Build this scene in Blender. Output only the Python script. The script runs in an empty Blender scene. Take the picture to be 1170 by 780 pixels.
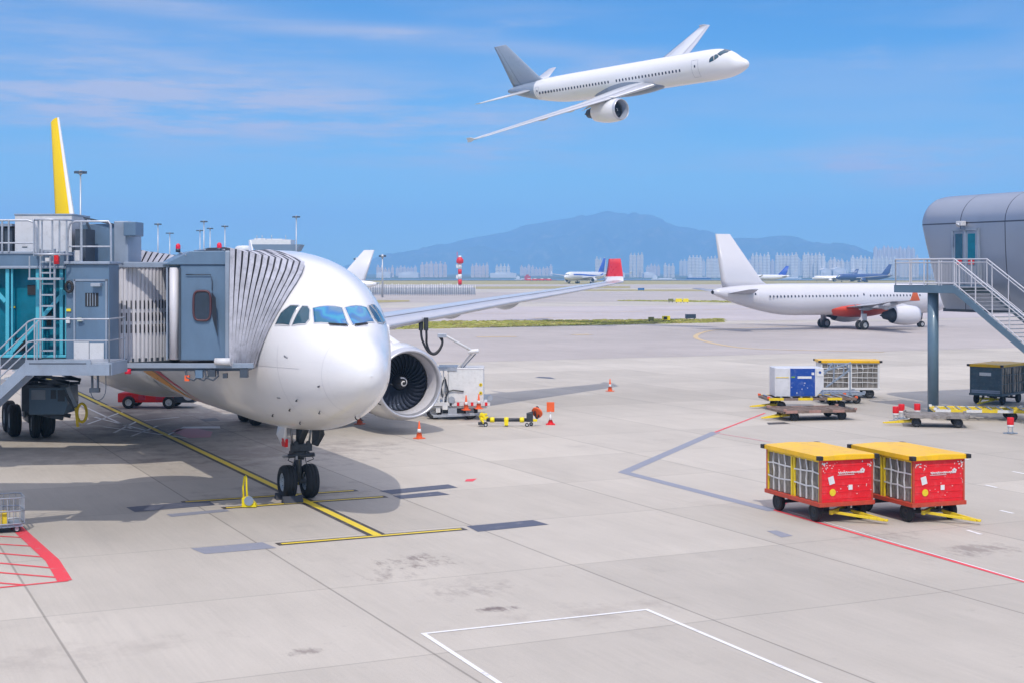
import bpy, bmesh, math, random
from mathutils import Vector, Matrix, noise
PI = math.pi
R_ = math.radians
random.seed(7)
sc = bpy.context.scene
COL = sc.collection

# ------------------------------------------------------------------ camera
CAMZ = 7.05
cam = bpy.data.cameras.new('camera')
cam.sensor_width = 36.0
cam.lens = 36.0 * 1650 / 1170
cam.shift_y = -78.0 / 1170
cam.clip_start = 0.5
cam.clip_end = 40000
camo = bpy.data.objects.new('camera', cam)
COL.objects.link(camo)
camo.location = (0, 0, CAMZ)
camo.rotation_euler = (PI / 2, 0, 0)
sc.camera = camo

# ------------------------------------------------------------------ light
SUN_EL = R_(52.5)
SH = Vector((0.005, 0.77, -1.0)).normalized()        # direction the sunlight travels
SUN_AZ = math.atan2(-SH.x, -SH.y)                   # compass angle of the sun (0 = +Y, clockwise)
sun = bpy.data.lights.new('sun', 'SUN')
sun.energy = 2.2
sun.angle = R_(0.53)
sun.color = (1.0, 0.93, 0.84)
suno = bpy.data.objects.new('sun', sun)
COL.objects.link(suno)
suno.rotation_euler = SH.to_track_quat('-Z', 'Y').to_euler()
suno.location = (-20, -40, 80)

world = bpy.data.worlds.new('World')
sc.world = world
world.use_nodes = True
wn = world.node_tree.nodes
wl = world.node_tree.links
wn.clear()
w_out = wn.new('ShaderNodeOutputWorld')
w_bg = wn.new('ShaderNodeBackground')
w_bg.inputs[1].default_value = 0.15
sky = wn.new('ShaderNodeTexSky')
sky.sky_type = 'NISHITA'
sky.sun_disc = False
sky.sun_elevation = SUN_EL
sky.sun_rotation = SUN_AZ
sky.air_density = 1.0
sky.dust_density = 0.0
sky.ozone_density = 4.0
sky.altitude = 0
# soft streaks of cirrus and low faint cumulus, in the sky itself
tc = wn.new('ShaderNodeTexCoord')
def wmap(scale, rot=(0, 0, 0), loc=(0, 0, 0)):
    m = wn.new('ShaderNodeMapping')
    m.inputs['Scale'].default_value = scale
    m.inputs['Rotation'].default_value = rot
    m.inputs['Location'].default_value = loc
    wl.new(tc.outputs['Generated'], m.inputs[0])
    return m
def wnoise(m, scale, detail, lo, hi, amt, rough=0.55):
    n = wn.new('ShaderNodeTexNoise')
    n.inputs['Scale'].default_value = scale
    n.inputs['Detail'].default_value = detail
    n.inputs['Roughness'].default_value = rough
    wl.new(m.outputs[0], n.inputs['Vector'])
    r = wn.new('ShaderNodeMapRange')
    r.inputs['From Min'].default_value = lo
    r.inputs['From Max'].default_value = hi
    r.inputs['To Max'].default_value = amt
    r.interpolation_type = 'SMOOTHSTEP'
    wl.new(n.outputs[0], r.inputs[0])
    return r
c1 = wnoise(wmap((1.2, 1.2, 9.0), (0, R_(4), 0), (0.3, 0, 0.35)), 2.2, 4, 0.48, 0.72, 0.28)
c2 = wnoise(wmap((2.2, 2.2, 11.0), (0, 0, 0), (1.7, 0, 0.72)), 2.6, 7, 0.52, 0.70, 0.35, 0.6)
cadd = wn.new('ShaderNodeMath')
cadd.operation = 'ADD'
cadd.use_clamp = True
wl.new(c1.outputs[0], cadd.inputs[0])
wl.new(c2.outputs[0], cadd.inputs[1])
def wsoft(cx, cz, sx, sz, slope, amt, nz):
    """one soft cloud patch round a direction of the sky, broken up by noise"""
    s_ = wn.new('ShaderNodeSeparateXYZ')
    wl.new(tc.outputs['Generated'], s_.inputs[0])
    def mth(op, a, b):
        m = wn.new('ShaderNodeMath'); m.operation = op
        for i, v in enumerate((a, b)):
            if isinstance(v, (int, float)): m.inputs[i].default_value = v
            else: wl.new(v, m.inputs[i])
        return m.outputs[0]
    dx = mth('SUBTRACT', s_.outputs[0], cx)
    dz = mth('SUBTRACT', mth('SUBTRACT', s_.outputs[2], cz), mth('MULTIPLY', dx, slope))
    q = mth('ADD', mth('POWER', mth('ABSOLUTE', mth('DIVIDE', dx, sx), 0), 2), mth('POWER', mth('ABSOLUTE', mth('DIVIDE', dz, sz), 0), 2))
    g = mth('POWER', 2.718, mth('MULTIPLY', q, -1))
    fwd = mth('GREATER_THAN', s_.outputs[1], 0)
    return mth('MULTIPLY', mth('MULTIPLY', g, fwd), mth('MULTIPLY', nz.outputs[0], amt))
nz1 = wnoise(wmap((3, 3, 26), (0, 0, 0), (2.1, 0, .4)), 2.4, 7, .36, .66, 1.0, .62)
nz2 = wnoise(wmap((1.2, 1.2, 22), (0, R_(5), 0), (.4, 0, .1)), 2.0, 4, .25, .6, 1.0, .5)
tot = cadd
for args in ((-.22, .110, .17, .024, 0, 1.5, nz1), (-.03, .088, .07, .018, 0, 1.0, nz1), (.27, .073, .055, .014, 0, 1.5, nz1), (.19, .075, .05, .008, 0, .8, nz1), (-.14, .168, .20, .007, -.09, .75, nz2), (-.30, .13, .20, .06, 0, .30, nz2), (-.30, .15, .12, .03, 0, .35, nz1), (.36, .115, .04, .006, 0, .4, nz1)):
    ad_ = wn.new('ShaderNodeMath'); ad_.operation = 'ADD'; ad_.use_clamp = True
    wl.new(tot.outputs[0], ad_.inputs[0]); wl.new(wsoft(*args), ad_.inputs[1]); tot = ad_
cmix = wn.new('ShaderNodeMix')
cmix.data_type = 'RGBA'
cmix.inputs[7].default_value = (3.5, 3.35, 4.0, 1)
wl.new(tot.outputs[0], cmix.inputs[0])
hs = wn.new('ShaderNodeHueSaturation')
hs.inputs['Saturation'].default_value = 1.42
wl.new(sky.outputs[0], hs.inputs['Color'])
tint = wn.new('ShaderNodeVectorMath')
tint.operation = 'MULTIPLY'
tint.inputs[1].default_value = (0.325, 0.51, 0.63)
wl.new(hs.outputs[0], tint.inputs[0])
wl.new(tint.outputs[0], cmix.inputs[6])
# bright overcast added high overhead, out of view, to lift the shadows
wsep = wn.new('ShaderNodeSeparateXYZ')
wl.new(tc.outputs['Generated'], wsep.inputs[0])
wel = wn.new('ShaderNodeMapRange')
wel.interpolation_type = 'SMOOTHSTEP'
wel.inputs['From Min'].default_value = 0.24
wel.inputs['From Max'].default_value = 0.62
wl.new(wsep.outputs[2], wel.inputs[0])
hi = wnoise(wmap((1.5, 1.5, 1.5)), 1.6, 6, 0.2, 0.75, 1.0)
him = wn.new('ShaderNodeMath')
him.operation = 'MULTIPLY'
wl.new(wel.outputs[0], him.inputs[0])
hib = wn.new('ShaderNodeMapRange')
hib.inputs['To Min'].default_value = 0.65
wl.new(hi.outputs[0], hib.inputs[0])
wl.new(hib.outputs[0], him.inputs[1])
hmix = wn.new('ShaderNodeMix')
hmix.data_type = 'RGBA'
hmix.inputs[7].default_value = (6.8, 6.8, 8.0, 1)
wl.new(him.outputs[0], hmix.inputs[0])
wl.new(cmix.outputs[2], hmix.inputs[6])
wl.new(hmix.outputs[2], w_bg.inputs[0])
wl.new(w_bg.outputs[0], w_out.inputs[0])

sc.view_settings.view_transform = 'Standard'
sc.view_settings.look = 'None'
sc.view_settings.exposure = 0.24
sc.view_settings.gamma = 1.0
sc.view_settings.use_curve_mapping = False
sc.render.engine = 'CYCLES'
sc.cycles.max_bounces = 6
sc.cycles.volume_bounces = 2
sc.cycles.use_adaptive_sampling = True
sc.cycles.adaptive_threshold = 0.02
sc.cycles.use_denoising = True
sc.cycles.caustics_reflective = False
sc.cycles.caustics_refractive = False

# ------------------------------------------------------------------ frames
AX = R_(25.4)                   # the parking stand is turned by this against the view
CA, SA = math.cos(AX), math.sin(AX)
def W(u, v, z=0.0):
    """stand coordinates (u across, v along the aircraft, aft) -> world"""
    return Vector((u * CA - v * SA, u * SA + v * CA, z))
def G(px, py, z=0.0):
    """ground position seen at a place of the 1170x780 photograph"""
    Y = 1650 * (CAMZ - z) / (py - 312)
    return Vector(((px - 585) / 1650 * Y, Y, z))
HEAD = -(PI / 2 - AX)           # heading of something whose +X points down the stand (-v)

# ------------------------------------------------------------------ materials
MATS = {}
def nodes_of(m):
    m.use_nodes = True
    nt = m.node_tree
    return nt, nt.nodes, nt.links, nt.nodes['Principled BSDF']
def M(name, col, rough=0.5, metal=0.0, var=0.08, nscale=3.0, coat=0.0, bump=0.0, dirt=None, dirt_amt=0.0, stretch=(1, 1, 1), rvar=0.12):
    """painted / metal / rubber surface with uneven tone, wear and roughness"""
    if name in MATS:
        return MATS[name]
    m = bpy.data.materials.new(name)
    nt, N, L, b = nodes_of(m)
    b.inputs['Roughness'].default_value = rough
    b.inputs['Metallic'].default_value = metal
    b.inputs['Coat Weight'].default_value = coat
    b.inputs['Coat Roughness'].default_value = 0.08
    t = N.new('ShaderNodeTexCoord')
    mp = N.new('ShaderNodeMapping')
    mp.inputs['Scale'].default_value = stretch
    L.new(t.outputs['Object'], mp.inputs[0])
    n = N.new('ShaderNodeTexNoise')
    n.inputs['Scale'].default_value = nscale
    n.inputs['Detail'].default_value = 6
    n.inputs['Roughness'].default_value = 0.62
    L.new(mp.outputs[0], n.inputs['Vector'])
    r = N.new('ShaderNodeMapRange')
    r.inputs['From Min'].default_value = 0.3
    r.inputs['From Max'].default_value = 0.7
    r.inputs['To Min'].default_value = 1 - var
    r.inputs['To Max'].default_value = 1 + var * 0.5
    L.new(n.outputs[0], r.inputs[0])
    mx = N.new('ShaderNodeVectorMath')
    mx.operation = 'SCALE'
    mx.inputs[0].default_value = col[:3]
    L.new(r.outputs[0], mx.inputs['Scale'])
    src = mx.outputs[0]
    if dirt:
        n2 = N.new('ShaderNodeTexNoise')
        n2.inputs['Scale'].default_value = nscale * 2.3
        n2.inputs['Detail'].default_value = 8
        n2.inputs['Roughness'].default_value = 0.7
        L.new(mp.outputs[0], n2.inputs['Vector'])
        r2 = N.new('ShaderNodeMapRange')
        r2.inputs['From Min'].default_value = 0.52
        r2.inputs['From Max'].default_value = 0.7
        r2.inputs['To Max'].default_value = dirt_amt
        L.new(n2.outputs[0], r2.inputs[0])
        k = N.new('ShaderNodeMix')
        k.data_type = 'RGBA'
        k.inputs[7].default_value = (*dirt, 1)
        L.new(r2.outputs[0], k.inputs[0])
        L.new(src, k.inputs[6])
        src = k.outputs[2]
    L.new(src, b.inputs['Base Color'])
    rr = N.new('ShaderNodeMapRange')
    rr.inputs['To Min'].default_value = max(0.02, rough - rvar)
    rr.inputs['To Max'].default_value = min(1, rough + rvar)
    L.new(n.outputs[0], rr.inputs[0])
    L.new(rr.outputs[0], b.inputs['Roughness'])
    if bump:
        bp = N.new('ShaderNodeBump')
        bp.inputs['Strength'].default_value = bump
        bp.inputs['Distance'].default_value = 0.02
        L.new(n.outputs[0], bp.inputs['Height'])
        L.new(bp.outputs[0], b.inputs['Normal'])
    MATS[name] = m
    return m

def plane_paint(name, col, panel=2.65, rough=0.22, lines=0.055, metal=0.0):
    """glossy aircraft skin: faint panel seams every frame bay, faint streaks of grime"""
    if name in MATS:
        return MATS[name]
    m = M(name, col, rough, metal, 0.03, 0.8, 0.35, 0, None, 0, (0.35, 1, 1), 0.05)
    nt = m.node_tree
    N, L = nt.nodes, nt.links
    b = N['Principled BSDF']
    src = b.inputs['Base Color'].links[0].from_socket
    t = N.new('ShaderNodeTexCoord')
    s = N.new('ShaderNodeSeparateXYZ')
    L.new(t.outputs['Object'], s.inputs[0])
    def seam(sock, period, width, off=0.0):
        a = N.new('ShaderNodeMath'); a.operation = 'MULTIPLY_ADD'
        a.inputs[1].default_value = 1 / period; a.inputs[2].default_value = off
        L.new(sock, a.inputs[0])
        f = N.new('ShaderNodeMath'); f.operation = 'FRACT'; L.new(a.outputs[0], f.inputs[0])
        c = N.new('ShaderNodeMath'); c.operation = 'LESS_THAN'; c.inputs[1].default_value = width / period
        L.new(f.outputs[0], c.inputs[0])
        return c.outputs[0]
    a1 = seam(s.outputs[0], panel, 0.022, 0.37)
    a2 = seam(s.outputs[2], 1.63, 0.014, 0.2)
    mxx = N.new('ShaderNodeMath'); mxx.operation = 'MAXIMUM'
    L.new(a1, mxx.inputs[0]); L.new(a2, mxx.inputs[1])
    sc_ = N.new('ShaderNodeMath'); sc_.operation = 'MULTIPLY'; sc_.inputs[1].default_value = lines
    L.new(mxx.outputs[0], sc_.inputs[0])
    k = N.new('ShaderNodeMix'); k.data_type = 'RGBA'
    k.inputs[7].default_value = (0.25, 0.25, 0.28, 1)
    L.new(sc_.outputs[0], k.inputs[0]); L.new(src, k.inputs[6])
    L.new(k.outputs[2], b.inputs['Base Color'])
    return m

def glass(name, col, rough=0.04, spec=0.9):
    if name in MATS:
        return MATS[name]
    m = M(name, col, rough, 0.0, 0.3, 1.4, 0.6, 0, None, 0, (1, 1, 1), 0.02)
    m.node_tree.nodes['Principled BSDF'].inputs['Specular IOR Level'].default_value = spec
    return m

# ------------------------------------------------------------------ mesh builder
class MB:
    def __init__(s):
        s.v = []; s.f = []; s.m = []; s.sm = []; s.mats = []
        s.T = Matrix.Identity(4)
    def mi(s, mat):
        if mat not in s.mats:
            s.mats.append(mat)
        return s.mats.index(mat)
    def add(s, vs, fs, mat, smooth=False):
        o = len(s.v)
        s.v += [tuple(s.T @ Vector(p)) for p in vs]
        k = s.mi(mat)
        for f in fs:
            s.f.append([i + o for i in f]); s.m.append(k); s.sm.append(smooth)
        return s
    def box(s, c, d, mat, rot=None, taper=None):
        hx, hy, hz = d[0] / 2, d[1] / 2, d[2] / 2
        vs = [Vector((x * hx, y * hy, z * hz)) for z in (-1, 1) for x, y in ((-1, -1), (1, -1), (1, 1), (-1, 1))]
        if taper:
            for i in range(4, 8):
                vs[i].x *= taper[0]; vs[i].y *= taper[1]
        if rot is not None:
            vs = [rot @ p for p in vs]
        c = Vector(c)
        return s.add([p + c for p in vs], [(3, 2, 1, 0), (4, 5, 6, 7), (0, 1, 5, 4), (1, 2, 6, 5), (2, 3, 7, 6), (3, 0, 4, 7)], mat)
    def bx(s, x0, x1, y0, y1, z0, z1, mat):
        return s.box(((x0 + x1) / 2, (y0 + y1) / 2, (z0 + z1) / 2), (abs(x1 - x0), abs(y1 - y0), abs(z1 - z0)), mat)
    def cyl(s, p0, p1, r0, mat, r1=None, n=12, caps=True, smooth=True):
        p0, p1 = Vector(p0), Vector(p1)
        r1 = r0 if r1 is None else r1
        d = (p1 - p0).normalized()
        a = d.orthogonal().normalized(); b = d.cross(a)
        vs = []
        for p, r in ((p0, r0), (p1, r1)):
            for i in range(n):
                t = 2 * PI * i / n
                vs.append(p + (a * math.cos(t) + b * math.sin(t)) * r)
        s.add(vs, [(i, (i + 1) % n, n + (i + 1) % n, n + i) for i in range(n)], mat, smooth)
        if caps:
            s.add(vs[:n], [tuple(range(n - 1, -1, -1))], mat); s.add(vs[n:], [tuple(range(n))], mat)
        return s
    def bar(s, p0, p1, w, h, mat):
        """rectangular bar between two points (w across, h upright)"""
        p0, p1 = Vector(p0), Vector(p1)
        d = p1 - p0
        l = d.length
        d.normalize()
        up = Vector((0, 0, 1)) if abs(d.z) < 0.98 else Vector((0, 1, 0))
        y = up.cross(d).normalized(); z = d.cross(y)
        R = Matrix((d, y, z)).transposed()
        return s.box((p0 + p1) / 2, (l, w, h), mat, R)
    def tube(s, pts, r, mat, n=8, closed=False, caps=True):
        pts = [Vector(p) for p in pts]
        k = len(pts)
        rings = []
        a = None
        for i, p in enumerate(pts):
            if closed:
                d = (pts[(i + 1) % k] - pts[i - 1]).normalized()
            else:
                d = (pts[min(i + 1, k - 1)] - pts[max(i - 1, 0)]).normalized()
            if a is None:
                a = d.orthogonal().normalized()
            a = (a - d * a.dot(d)).normalized()
            b = d.cross(a)
            rings.append([p + (a * math.cos(2 * PI * j / n) + b * math.sin(2 * PI * j / n)) * r for j in range(n)])
        return s.loft(rings, mat, True, True, caps and not closed, closed)
    def loft(s, rings, mat, closed_ring=True, smooth=True, caps=False, closed_path=False, matf=None):
        n = len(rings[0]); k = len(rings)
        vs = [p for r in rings for p in r]
        fs = []; ms = []
        for i in range(k if closed_path else k - 1):
            i2 = (i + 1) % k
            for j in range(n if closed_ring else n - 1):
                fs.append((i * n + j, i * n + (j + 1) % n, i2 * n + (j + 1) % n, i2 * n + j))
                ms.append(matf(i, j) if matf else mat)
        o = len(s.v)
        s.v += [tuple(s.T @ Vector(p)) for p in vs]
        for f, mm in zip(fs, ms):
            s.f.append([a + o for a in f]); s.m.append(s.mi(mm)); s.sm.append(smooth)
        if caps:
            s.add(rings[0], [tuple(range(n - 1, -1, -1))], mat); s.add(rings[-1], [tuple(range(n))], mat)
        return s
    def prism(s, poly, d, mat, smooth=False):
        """closed polygon (3-D points) extruded by vector d"""
        n = len(poly); d = Vector(d)
        vs = [Vector(p) for p in poly] + [Vector(p) + d for p in poly]
        return s.add(vs, [tuple(range(n - 1, -1, -1)), tuple(range(n, 2 * n))] + [(i, (i + 1) % n, n + (i + 1) % n, n + i) for i in range(n)], mat)
    def rev(s, prof, mat, c=(0, 0, 0), axis='X', n=32, smooth=True, matf=None):
        """profile [(a, r)] revolved about an axis through c"""
        c = Vector(c)
        rings = []
        for a, r in prof:
            ring = []
            for i in range(n):
                t = 2 * PI * i / n
                ca, sa = math.cos(t) * r, math.sin(t) * r
                ring.append(c + (Vector((a, ca, sa)) if axis == 'X' else Vector((ca, a, sa)) if axis == 'Y' else Vector((ca, sa, a))))
            rings.append(ring)
        return s.loft(rings, mat, True, smooth, matf=matf)
    def build(s, name, parent=None, bevel=0, fix=True, loc=None, autosmooth=False):
        me = bpy.data.meshes.new(name)
        me.from_pydata(s.v, [], s.f)
        for m in s.mats:
            me.materials.append(m)
        me.polygons.foreach_set('material_index', s.m)
        me.polygons.foreach_set('use_smooth', s.sm)
        if fix:
            bm = bmesh.new(); bm.from_mesh(me)
            bmesh.ops.remove_doubles(bm, verts=bm.verts, dist=0.0004)
            bmesh.ops.recalc_face_normals(bm, faces=bm.faces)
            bm.to_mesh(me); bm.free()
        me.update()
        o = bpy.data.objects.new(name, me)
        COL.objects.link(o)
        if parent is not None:
            o.parent = parent
        if loc is not None:
            o.location = loc
        if bevel:
            b = o.modifiers.new('bevel', 'BEVEL')
            b.width = bevel; b.segments = 2; b.limit_method = 'ANGLE'; b.angle_limit = R_(40)
        return o

def tag(o, label, cat=None, group=None, kind=None):
    if label: o['label'] = label
    if cat: o['category'] = cat
    if group: o['group'] = group
    if kind: o['kind'] = kind
    return o
def thing(name, label, cat, loc=(0, 0, 0), rz=0.0, group=None):
    o = bpy.data.objects.new(name, None)
    o.empty_display_size = 0.3
    COL.objects.link(o)
    o.location = loc
    o.rotation_euler = (0, 0, rz)
    return tag(o, label, cat, group)
def copy_tree(o, parent=None):
    c = o.copy()
    COL.objects.link(c)
    if parent is not None:
        c.parent = parent
    for ch in list(o.children):
        copy_tree(ch, c)
    return c
def dup(o, label, loc, rz=None, group=None):
    c = copy_tree(o)
    c.location = loc
    if rz is not None:
        c.rotation_euler = (0, 0, rz)
    c['label'] = label
    if group: c['group'] = group
    return c
def structure(o):
    o['kind'] = 'structure'
    return o

# shared materials
WHITE = plane_paint('aircraft_white', (0.82, 0.81, 0.82))
WHITE2 = plane_paint('aircraft_white_satin', (0.74, 0.73, 0.76), 2.1, 0.3)
WGREY = plane_paint('wing_grey', (0.52, 0.54, 0.58), 2.2, 0.35, 0.25)
LIPM = M('bare_inlet_metal', (0.60, 0.61, 0.65), 0.34, 0.55, 0.06, 2)
FANM = M('fan_blade_titanium', (0.10, 0.12, 0.17), 0.36, 0.6, 0.2, 6)
DARK = M('dark_cavity', (0.012, 0.013, 0.016), 0.7)
RUB = M('tyre_rubber', (0.022, 0.023, 0.026), 0.75, 0, 0.3, 9, 0, 0.2)
STEEL = M('gear_steel', (0.32, 0.33, 0.36), 0.35, 0.7, 0.25, 8)
DSTEEL = M('oily_dark_steel', (0.055, 0.06, 0.07), 0.5, 0.4, 0.4, 8)
CHROME = M('oleo_chrome', (0.75, 0.76, 0.78), 0.12, 1.0, 0.05, 4)
RIMW = M('rim_grey_white', (0.55, 0.56, 0.58), 0.4, 0.2, 0.3, 8)
CKPT = glass('cockpit_glass', (0.01, 0.07, 0.11))
def sheen_glass():
    """windscreen with its iridescent blue sheen painted into the base colour"""
    m = glass('windscreen_glass', (0.02, 0.10, 0.22), 0.05, .8)
    nt = m.node_tree; N, L = nt.nodes, nt.links; b = N['Principled BSDF']
    t = N.new('ShaderNodeTexCoord'); n = N.new('ShaderNodeTexNoise'); n.inputs['Scale'].default_value = 1.7; n.inputs['Detail'].default_value = 1
    L.new(t.outputs['Object'], n.inputs['Vector'])
    r = N.new('ShaderNodeValToRGB')
    e = r.color_ramp.elements
    e[0].position = .32; e[0].color = (.01, .14, .24, 1); e[1].position = .68; e[1].color = (.10, .22, .36, 1)
    for p, c in ((.42, (.01, .15, .44, 1)), (.50, (.02, .30, .46, 1)), (.58, (.01, .17, .46, 1))):
        k = e.new(p); k.color = c
    L.new(n.outputs[0], r.inputs[0]); L.new(r.outputs[0], b.inputs['Base Color'])
    return m
WSCR = sheen_glass()
WIND = M('cabin_window_glass', (0.03, 0.045, 0.08), 0.15, 0, 0.2)
YEL = M('yellow_paint', (0.85, 0.62, 0.02), 0.45, 0, 0.15, 4, 0.1, 0, (0.30, 0.2, 0.06), 0.4)
YELC = M('bright_yellow_paint', (0.90, 0.72, 0.01), 0.35, 0, 0.04, 2)
REDP = M('red_paint', (0.78, 0.012, 0.02), 0.5, 0, 0.12, 4)
ORANGE = M('orange_paint', (0.85, 0.13, 0.03), 0.4, 0, 0.08, 3)
WPAINT = M('white_paint', (0.75, 0.75, 0.75), 0.45, 0, 0.08, 3, 0, 0, (0.35, 0.33, 0.30), 0.35)
BLK = M('black_plastic', (0.02, 0.02, 0.024), 0.5)

# ------------------------------------------------------------------ aircraft
SEAMG = M('seam_grey', (.30, .31, .34), .5)
# nose outline in metres for a 2.82 m radius hull: aft, crown, keel, half width
NOSE = [(0, -.72, -.74, .02), (.03, -.53, -.92, .18), (.12, -.35, -1.09, .34), (.3, -.14, -1.29, .51), (.6, .06, -1.50, .72), (1.0, .26, -1.70, .92), (1.5, .50, -1.92, 1.13),
        (1.9, .75, -2.06, 1.29), (2.4, 1.15, -2.22, 1.49), (2.9, 1.52, -2.35, 1.68), (3.5, 1.86, -2.48, 1.90), (4.2, 2.15, -2.60, 2.14), (5, 2.39, -2.68, 2.37),
        (6, 2.59, -2.75, 2.58), (7, 2.71, -2.79, 2.70), (8.2, 2.79, -2.82, 2.79), (9.5, 2.82, -2.82, 2.82)]
def lerp_tab(tab, x):
    """monotone-ish smooth (Catmull) interpolation of a table of tuples keyed by the first item"""
    n = len(tab)
    if x <= tab[0][0]: return tab[0][1:]
    if x >= tab[-1][0]: return tab[-1][1:]
    i = max(k for k in range(n) if tab[k][0] <= x)
    p0, p1, p2, p3 = tab[max(i - 1, 0)], tab[i], tab[i + 1], tab[min(i + 2, n - 1)]
    h = p2[0] - p1[0]; t = (x - p1[0]) / h
    out = []
    for c in range(1, len(p1)):
        s1 = (p2[c] - p0[c]) / max(1e-6, p2[0] - p0[0]) * h
        s2 = (p3[c] - p1[c]) / max(1e-6, p3[0] - p1[0]) * h
        out.append((2*t**3-3*t*t+1)*p1[c] + (t**3-2*t*t+t)*s1 + (-2*t**3+3*t*t)*p2[c] + (t**3-t*t)*s2)
    return out
class Hull:
    def __init__(s, L, Rr, zc, tail, k=None, tz=0.42):
        s.L, s.R, s.zc = L, Rr, zc
        k = Rr / 2.82 if k is None else k
        kr = Rr / 2.82
        s.tab = [(a * k, u * kr, d * kr, w * kr) for a, u, d, w in NOSE]
        tl = L - tail
        for f, u, d, w in ((0, 1, -1, 1), (.15, 1.0, -.975, .99), (.3, .99, -.88, .955), (.45, .97, -.70, .88), (.6, .94, -.47, .76), (.75, .87, -.20, .59), (.88, .77, .07, .39), (.96, .68, .26, .25), (1.0, .60, .36, .16)):
            s.tab.append((tail + tl * f, u * Rr, d * Rr, w * Rr))
    def sec(s, a):
        return lerp_tab(s.tab, a)
    def P(s, a, th, off=0.0):
        """point on the skin: aft distance a, th = 0 port side, pi/2 crown, pi starboard, -pi/2 keel"""
        u, d, w = s.sec(a)
        # widest line sits a little below the middle on the nose
        zm = (u + d) / 2
        hu, hd = u - zm, zm - d
        c, sn = math.cos(th), math.sin(th)
        p = Vector((-a, w * c, s.zc + zm + (hu if sn > 0 else hd) * sn))
        if off:
            e = 0.01
            pa = s.P(a + e, th); pt = s.P(a, th + e)
            nrm = (pt - p).cross(pa - p)
            if nrm.length > 0:
                nrm.normalize()
                ctr = Vector((-a - 0.3 * (1 if a < 3 else 0), 0, s.zc + zm))
                if nrm.dot(p - ctr) < 0: nrm = -nrm
                p = p + nrm * off
        return p
    def th_at(s, a, z, side=1):
        """angle at which the skin at a has height z (relative to hull centre); side +1 port, -1 starboard"""
        u, d, w = s.sec(a)
        zm = (u + d) / 2
        h = (u - zm) if z > zm else (zm - d)
        t = math.asin(max(-1, min(1, (z - zm) / h)))
        return t if side > 0 else PI - t
    def patch(s, mb, poly, mat, off=0.012, rings=5, dens=5):
        bd = []
        n = len(poly)
        for i in range(n):
            (a0, t0), (a1, t1) = poly[i], poly[(i + 1) % n]
            for k in range(dens):
                f = k / dens
                bd.append((a0 + (a1 - a0) * f, t0 + (t1 - t0) * f))
        ca = sum(p[0] for p in poly) / n; ct = sum(p[1] for p in poly) / n
        rr = [[s.P(ca + (a - ca) * q / rings, ct + (t - ct) * q / rings, off) for a, t in bd] for q in range(1, rings + 1)]
        mb.loft(rr, mat, True, True)
        m = len(bd)
        mb.add([s.P(ca, ct, off)] + rr[0], [(0, i + 1, (i + 1) % m + 1) for i in range(m)], mat, True)
        # a short rim down into the skin
        mb.loft([rr[-1], [s.P(a, t, -0.02) for a, t in bd]], mat, True, False)
    def ribbon(s, mb, pts, w, mat, off=0.006, closed=False):
        """thin painted or gap line along (a, th) points"""
        P = [s.P(a, t, off) for a, t in pts]
        k = len(P)
        L_, R2 = [], []
        for i in range(k):
            d = (P[(i + 1) % k] - P[i - 1]) if closed else (P[min(i + 1, k - 1)] - P[max(i - 1, 0)])
            a, t = pts[i]
            nrm = (s.P(a, t, 0.2) - s.P(a, t, 0.0001)).normalized()
            sd = d.cross(nrm).normalized() * w / 2
            L_.append(P[i] + sd); R2.append(P[i] - sd)
        rings = [[l, r] for l, r in zip(L_, R2)]
        mb.loft(rings, mat, False, True, closed_path=closed)

FOIL = [(1, 0.0), (.85, .30), (.65, .68), (.45, .95), (.30, 1.0), (.18, .90), (.09, .70), (.035, .45), (.008, .22), (0, 0),
        (.008, -.16), (.035, -.30), (.09, -.45), (.18, -.58), (.30, -.66), (.45, -.64), (.65, -.42), (.85, -.14)]
def wing_loft(mb, secs, mat, vertical=False, matf=None, sym=False):
    """secs: (span, aft of leading edge, chord, height, thickness ratio)"""
    rings = []
    for y, a, c, z, t in secs:
        ring = []
        for fx, fz in FOIL:
            if sym and fz < 0: fz = -FOIL[[i for i, q in enumerate(FOIL) if q[0] == fx][0]][1]
            th = fz * t * c / 2
            ring.append(Vector((-a - fx * c, th, z)) if vertical else Vector((-a - fx * c, y, z + th)))
        rings.append(ring)
    mb.loft(rings, mat, True, True, False, matf=matf)
    for rg in (rings[0], rings[-1]):
        mb.add(rg, [tuple(range(len(rg)))], mat)
    return mb
def itab(secs, y):
    for s0, s1 in zip(secs, secs[1:]):
        if y <= s1[0]:
            f = (y - s0[0]) / (s1[0] - s0[0])
            return [s0[i] + (s1[i] - s0[i]) * f for i in range(5)]
    return list(secs[-1])

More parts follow.
